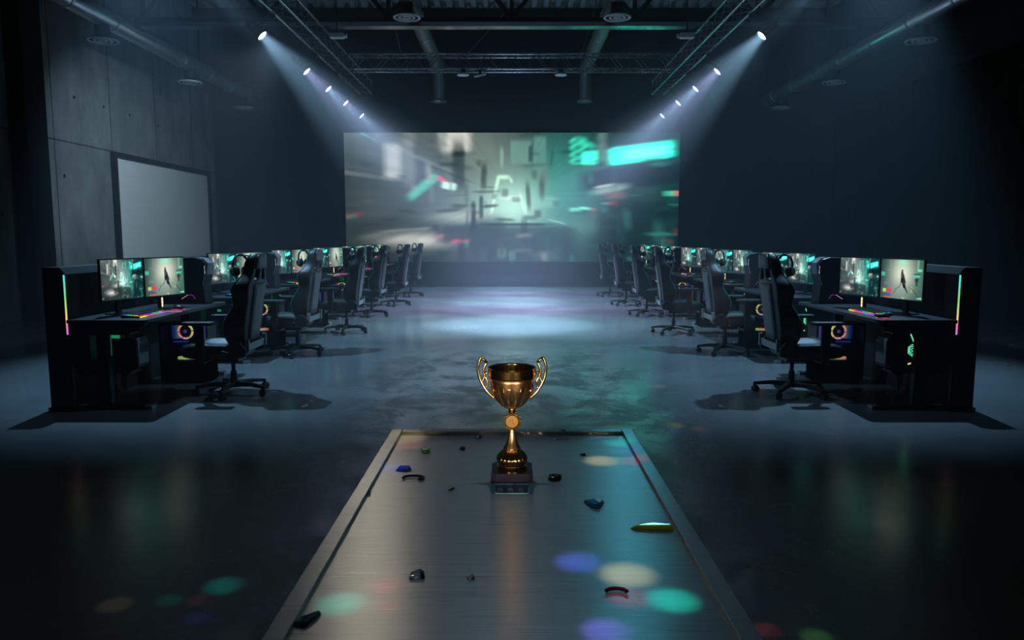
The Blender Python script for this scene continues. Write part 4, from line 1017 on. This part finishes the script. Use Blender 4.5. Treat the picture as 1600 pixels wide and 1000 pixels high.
MB().cyl((0, -.0081, .207), (0, -.0095, .207), .0183, .0183, 32).build('medallion_face', M['medal_face'], mdo)
lf = MB()
lf.tube([(-.012, -.0098, .204), (-.006, -.0098, .210), (.002, -.0098, .2125), (.010, -.0098, .212)], .0005, 6).tube([(.002, -.0098, .205), (.004, -.0098, .200), (.007, -.0098, .196)], .0006, 6)
for i in range(24):
    a = 2 * PI * (i + .5) / 24 ; lf.tube([(.0222 * cos(a), -.0085, .207 + .0222 * sin(a)), (.0262 * cos(a), -.0085, .207 + .0262 * sin(a))], .0012, 6)
lf.build('engraving', M['gold'], mdo)
MB().lathe([(.0, .232), (.009, .232), (.0125, .236), (.009, .240), (.012, .244), (.010, .248), (.0, .248)], 32).build('collar', M['gold'], tp, smooth=True)
MB().cyl((0, 0, .186), (0, 0, .234), .008, .008, 20).build('spindle', M['gold'], tp)
cup = [(.009, .246), (.022, .249), (.034, .257), (.044, .268), (.053, .283), (.060, .300), (.064, .317), (.0665, .332), (.0675, .345), (.0645, .345), (.0635, .332), (.061, .317), (.057, .300), (.050, .285), (.041, .271), (.031, .261), (.018, .254), (.0, .253)]
def flute(t, i, z):
    if i > 8: return 1
    k = max(0, min(1, (.322 - z) / .03)); return 1 + .045 * 2.8 * k * (abs(cos(5 * t)) ** .7 - .5)
MB().lathe(cup, 160, rmod=flute).build('cup', M['bronze'], tp, smooth=True)
MB().lathe([(.066, .341), (.0705, .342), (.0715, .346), (.0725, .368), (.0735, .371), (.0715, .373), (.068, .369), (.066, .350)], 64, closed=True).build('cup_rim', M['gold'], tp, smooth=False)
# pointed leaves between the flutes
for i in range(10):
    a = 2 * PI * i / 10 + PI / 10
    def onc(da, z):
        for A, B in zip(cup[:8], cup[1:9]):
            if A[1] <= z <= B[1]:
                q = (z - A[1]) / (B[1] - A[1]); r = A[0] + (B[0] - A[0]) * q; break
        r = r * flute(a + da, 0, z) + .0006; return (r * cos(a + da), r * sin(a + da), z)
    MB().tube([onc(-.20, .285), onc(-.24, .305), onc(-.20, .318), onc(-.1, .314), onc(0, .325), onc(.1, .314), onc(.20, .318), onc(.24, .305), onc(.20, .285)], .0011, 6).build('leaf_edge', M['gold'], tp, smooth=True)
def hpt(px, py): return ((px - 800) / 523.0, 0, .37 - (py - 570) * .00194)
def bez(pts, n=6):
    out = []; P_ = [Vector(p) for p in pts]
    for i in range(len(P_) - 1):
        p0 = P_[max(i - 1, 0)]; p1 = P_[i]; p2 = P_[i + 1]; p3 = P_[min(i + 2, len(P_) - 1)]
        for k in range(n):
            t_ = k / n; out.append(.5 * ((2 * p1) + (-p0 + p2) * t_ + (2 * p0 - 5 * p1 + 4 * p2 - p3) * t_ ** 2 + (-p0 + 3 * p1 - 3 * p2 + p3) * t_ ** 3))
    out.append(P_[-1]); return out
for sg in (-1, 1):
    def HP(px, py): a = hpt(px, py); return (sg * -a[0], a[1], a[2])
    hd = MB()
    hd.tube(bez([HP(751.5, 553), HP(747, 565), HP(747, 578), HP(751, 591), HP(757, 602), HP(764, 611), HP(771, 617)]), (.0058, .0045), 10, flat=(0, 1, 0))
    hd.tube([HP(751.5, 553), HP(756, 557), HP(760, 562)], (.0058, .0045), 10, flat=(0, 1, 0))
    hd.tube(bez([HP(760, 562), HP(756.5, 569), HP(755.5, 577), HP(756.5, 584), HP(753, 592)]), (.0052, .0042), 10, flat=(0, 1, 0))
    hd.tube([HP(756, 577.5), HP(764, 577.5)], (.0052, .0042), 10, flat=(0, 1, 0))
    hd.tube(bez([HP(757, 583), HP(761, 592), HP(760, 600), HP(757, 602)]), (.0034, .003), 8, flat=(0, 1, 0))
    hd.build('handle', M['gold'], tp, smooth=True)

# ------------------------------------------------------------------ glass shards on the table
def shard(px, py, wpx, hpx, th, rotd, mat, label, shape=None, grp='glass shards scattered on the steel table', curve=0, z=TS):
    p = at_height(px, py, z); Zc = p.y * cos(TH) + (CH - z) * sin(TH)
    w = wpx / F * Zc; a_ = TH + math.atan((py - 500) / F); dpt = max(hpx / F * Zc / sin(a_) * .72, .006)
    o = None
    t = MB()
    shp = shape or [(-.5, -.1), (-.3, -.5), (.2, -.42), (.5, -.05), (.35, .4), (-.1, .5), (-.45, .25)]
    poly = [(x * w, y * dpt) for x, y in shp]
    n = len(poly); top = [(x * .8 + .02 * w, y * .78) for x, y in poly]
    vs = [(x, y, .0006) for x, y in poly] + [(x, y, th * (.75 + .5 * ((i * 37) % 7) / 7)) for i, (x, y) in enumerate(top)]
    fs = [list(range(n - 1, -1, -1)), list(range(n, 2 * n))] + [(i, (i + 1) % n, n + (i + 1) % n, n + i) for i in range(n)]
    t.add(vs, fs)
    o = t.build('glass_shard', mat, None, bevel=th * .12)
    o.location = (p.x, p.y, z + .0004); o.rotation_euler.z = math.radians(rotd)
    tag(o, label, 'glass shard', grp); return o
def arc_shard(px, py, wpx, r, a0, a1, mat, label, yscale=1.0, th=.008):
    p = at_height(px, py, TS); Zc = p.y * cos(TH) + (CH - TS) * sin(TH); w = wpx / F * Zc
    n = 14; pts = []
    for i in range(n):
        a = math.radians(a0 + (a1 - a0) * i / (n - 1)); pts.append((w / 2 * cos(a), w / 2 * yscale * sin(a), th * .9))
    o = MB().tube(pts, (th * .75, th * .85), 6, flat=(0, 0, 1)).build('glass_shard', mat, None)
    o.location = (p.x, p.y, TS + .0005); tag(o, label, 'glass shard', 'glass shards scattered on the steel table'); return o
def ctint(name, c, rough=.05, metal=0, em=None):
    m = pm(name, c, metal, rough, coat=1.0); return m
G_green = ctint('green_shard', (.22, .70, .03), .08); G_blue = ctint('blue_shard', (.0, .30, .55), .10, .1); G_yel = ctint('yellow_shard', (.80, .70, .02), .10, .1)
G_dark = ctint('smoke_shard', (.015, .018, .02), .06); G_clear = glass('clear_shard', (.85, .88, .92), .02); G_teal = ctint('teal_shard', (.0, .035, .06), .05, .4); G_vio = ctint('violet_shard', (.10, .12, .55), .08, .1)
shard(665, 706, 15, 9, .012, 10, G_green, 'small bright green glass shard near the far left corner of the table', [(-.5, .5), (-.35, -.4), (.1, -.5), (.5, -.1), (.0, .1)])
shard(632, 734, 25, 9, .010, -8, G_vio, 'violet and teal glass shard near the left rim', [(-.5, -.4), (.3, -.5), (.5, -.1), (.3, .3), (-.5, .5)])
arc_shard(646, 749, 32, 0, 200, -60, G_dark, 'dark hook-shaped glass shard left of the trophy', .55, .006)
shard(576, 772, 7, 7, .012, 0, G_clear, 'tiny upright glass splinter beside the left rim', [(-.5, -.5), (.5, -.4), (.3, .5)])
shard(705, 766, 13, 5, .006, 12, G_clear, 'tiny clear splinter just left of the trophy base', [(-.5, -.4), (.1, -.2), (.5, .2), (.1, .4), (-.2, 0)])
shard(723, 702, 9, 6, .008, 15, G_teal, 'tiny dark teal glass chip left behind the trophy')
shard(748, 684, 11, 4, .006, 0, G_dark, 'tiny dark glass chip at the far rim left of the trophy')
shard(878, 677, 15, 6, .012, 0, G_dark, 'dark glass chip against the far rim right of the trophy')
shard(876, 686, 25, 4, .006, 8, G_clear, 'thin clear glass strip near the far rim', [(-.5, -.3), (.5, -.2), (.5, .4), (-.45, .2)])
shard(911, 711, 11, 8, .005, -35, G_teal, 'thin dark teal splinter beside the yellow light spot', [(-.5, -.1), (.2, -.35), (.5, 0), (.1, .3)])
shard(867, 749, 23, 11, .014, 12, G_dark, 'smoky black glass shard right of the trophy base')
shard(928, 790, 34, 15, .013, -4, G_blue, 'bright blue glass shard on the right half of the table', [(-.5, .45), (-.25, -.2), (.1, -.5), (.32, -.3), (.5, .4), (.0, .5)])
shard(1019, 826, 70, 9, .012, -3, G_yel, 'long yellow glass shard by the right rim', [(-.5, -.3), (.1, -.5), (.46, -.5), (.5, -.1), (.3, .4), (0, .55), (-.3, .35), (-.47, .1)])
G_red = ctint('red_edge_shard', (.10, .012, .03), .05, .3)
arc_shard(963, 928, 32, 0, 165, 0, G_red, 'dark red curved glass shard in the near right quarter', .6, .006)
shard(652, 902, 25, 12, .013, 4, G_clear, 'chunky clear glass shard in the near left half', [(-.5, -.45), (.5, -.4), (.48, .1), (.2, .5), (-.2, .5), (-.48, .2)])
shard(736, 905, 14, 8, .008, -8, G_clear, 'small clear glass chip in front of the trophy', [(-.5, -.1), (-.1, -.5), (.5, -.3), (.2, .4), (-.2, .5)])
shard(479, 971, 44, 30, .010, 12, G_teal, 'large dark teal glass shard in the near left corner', [(-.5, -.25), (-.1, -.5), (.05, -.38), (.5, .42), (.44, .5), (-.2, .12)])

# ------------------------------------------------------------------ unseen projector added to stand in for the shards' coloured caustics
fx = empty('added_projector', (0, 1.9, 5.2)); tag(fx, 'added projector over the steel table standing in for glass caustics', 'effect lamp')
MB().cyl((0, 0, .16), (0, 0, ZC - 5.2 - .02), .015, .015, 8).build('rod', M['dark_steel'], fx)
MB().lathe([(.0, -.10), (.08, -.09), (.14, -.03), (.15, .05), (.10, .14), (.0, .16)], 24).build('housing', M['black_metal'], fx, smooth=True)
RED, YEL, TEA, BLU, VIL, GRN = (1, .10, .14), (1, .82, .35), (.0, 1, .72), (.10, .16, 1), (.22, .14, 1), (.3, 1, .25)
SPOTS = [(637, 684, 48, YEL, .8), (638, 695, 40, RED, .6), (612, 731, 40, BLU, .7), (970, 692, 42, TEA, 1.0), (940, 720, 46, YEL, 1.2), (985, 706, 36, BLU, .7), (994, 720, 40, RED, .8),
         (905, 878, 62, BLU, 1.0), (982, 898, 72, YEL, 1.4), (1052, 938, 66, TEA, 2.4), (948, 986, 66, VIL, 1.1), (982, 934, 56, RED, .5), (533, 943, 64, TEA, 1.3), (602, 916, 46, RED, .7), (606, 946, 44, RED, .35)]
FSPOTS = [(350, 915, 64, TEA, .35), (1197, 985, 50, RED, .30), (1276, 996, 56, GRN, .3), (1053, 665, 34, YEL, .5), (1050, 674, 34, BLU, .4), (1092, 670, 24, RED, .3), (1030, 604, 26, YEL, .4), (265, 938, 44, TEA, .10), (180, 945, 56, YEL, .10), (310, 966, 50, BLU, .12), (308, 938, 46, RED, .10)]
SPOT_P = 640.0
for (px, py, w, c, g), z in [(q, TS) for q in SPOTS] + [(q, 0.0) for q in FSPOTS]:
    p = at_height(px, py, z); Zc = p.y * cos(TH) + (CH - z) * sin(TH)
    src = Vector((0, 1.9, 5.08)); dist = (p - src).length
    dia = w / F * Zc * (1.5 if z else 1.15)
    spot('caustic_spot', src, p, SPOT_P * g * (dist / 4.4) ** 2 * (1 if z else 1.3), math.degrees(2 * math.atan(dia / 2 / dist)), 1.0, c, .01)

# warm fill lamps added behind the camera to brighten the trophy
for s, P_, c in ((-1, 1000, (1.0, .76, .50)), (1, 600, (1.0, .82, .66))):
    lp = empty('added_stand_lamp', (s * 1.3, -1.6, 0)); tag(lp, 'added warm fill lamp on a stand to the %s of the steel table' % row_name(s), 'stage lamp', 'added fill lamps on stands')
    MB().cyl((0, 0, 0), (0, 0, .03), .2, .18, 24).cyl((0, 0, .03), (0, 0, 1.07), .015, .015, 10).build('stand', M['dark_steel'], lp)
    hd = Vector((-s * 1.3, 3.8, -.14)).normalized(); hc = Vector((0, 0, 1.17))
    MB().cyl(hc - hd * .22, hc + hd * .02, .09, .11, 24).build('housing', M['black_metal'], lp)
    MB().cyl(hc + hd * .021, hc + hd * .024, .10, .10, 24).build('lens', M['fill_lens'], lp)
    spot('trophy_fill', Vector((s * 1.3, -1.6, 1.17)) + hd * .04, (0, 2.2, 1.03), P_, 6.6, .6, c, .10)

# two unseen ceiling lamps added to put sheen on the steel table
for s, c, P_, nm in ((-1, (1.0, .88, .68), 115, 'warm white'), (1, (.10, .72, 1.0), 105, 'teal')):
    X_, Y_, Z_ = s * 2.0, (9.3 if s < 0 else 12.2), 5.75
    lp = empty('added_ceiling_lamp', (X_, Y_, Z_)); tag(lp, '%s fill lamp added between the long trusses, towards the %s' % (nm, row_name(s)), 'stage lamp')
    MB().cyl((0, 0, .1), (0, 0, ZC - Z_ - .02), .012, .012, 8).build('rod', M['dark_steel'], lp)
    MB().cyl((0, 0, -.05), (0, 0, .2), .30, .20, 28).build('housing', M['black_metal'], lp)
    spot('table_fill', (X_, Y_, Z_ - .08), (s * .22, 1.75, TZ), P_, 13, .9, c, .28)
spot('table_wash', (0, 1.9, 5.05), (0, 1.9, 0), 62, 26, .6, (.55, .82, 1.0), .05)  # added cool fill that lifts the table, no fixture of its own

# soft wash on the concrete wall
spot('wall_wash', (-4.3, 14.2, 5.1), (-8.85, 17.5, 1.6), 620, 85, 1.0, (.56, .80, .95), .1)

# ------------------------------------------------------------------ haze and world
w = bpy.data.worlds.new('world'); scene.world = w; w.use_nodes = True
nt = w.node_tree; nt.nodes.clear()
wo = nt.nodes.new('ShaderNodeOutputWorld'); bg = nt.nodes.new('ShaderNodeBackground'); bg.inputs[0].default_value = (.01, .014, .02, 1); bg.inputs[1].default_value = .2
nt.links.new(bg.outputs[0], wo.inputs['Surface'])
vs_ = nt.nodes.new('ShaderNodeVolumeScatter'); vs_.inputs['Color'].default_value = (.80, .90, 1, 1); vs_.inputs['Density'].default_value = .0085; vs_.inputs['Anisotropy'].default_value = .1
nt.links.new(vs_.outputs[0], wo.inputs['Volume'])
cy = scene.cycles
cy.max_bounces = 6; cy.diffuse_bounces = 1; cy.glossy_bounces = 2; cy.transmission_bounces = 6; cy.transparent_max_bounces = 8; cy.volume_bounces = 0
cy.use_denoising = True; cy.caustics_reflective = False; cy.caustics_refractive = False; cy.sample_clamp_indirect = 3.0; cy.sample_clamp_direct = 0
cy.blur_glossy = 1.0
v = scene.view_settings
scene.display_settings.display_device = 'sRGB'
v.view_transform = 'Standard'; v.look = 'None'; v.gamma = 1.0; v.use_curve_mapping = False; v.exposure = 0.12
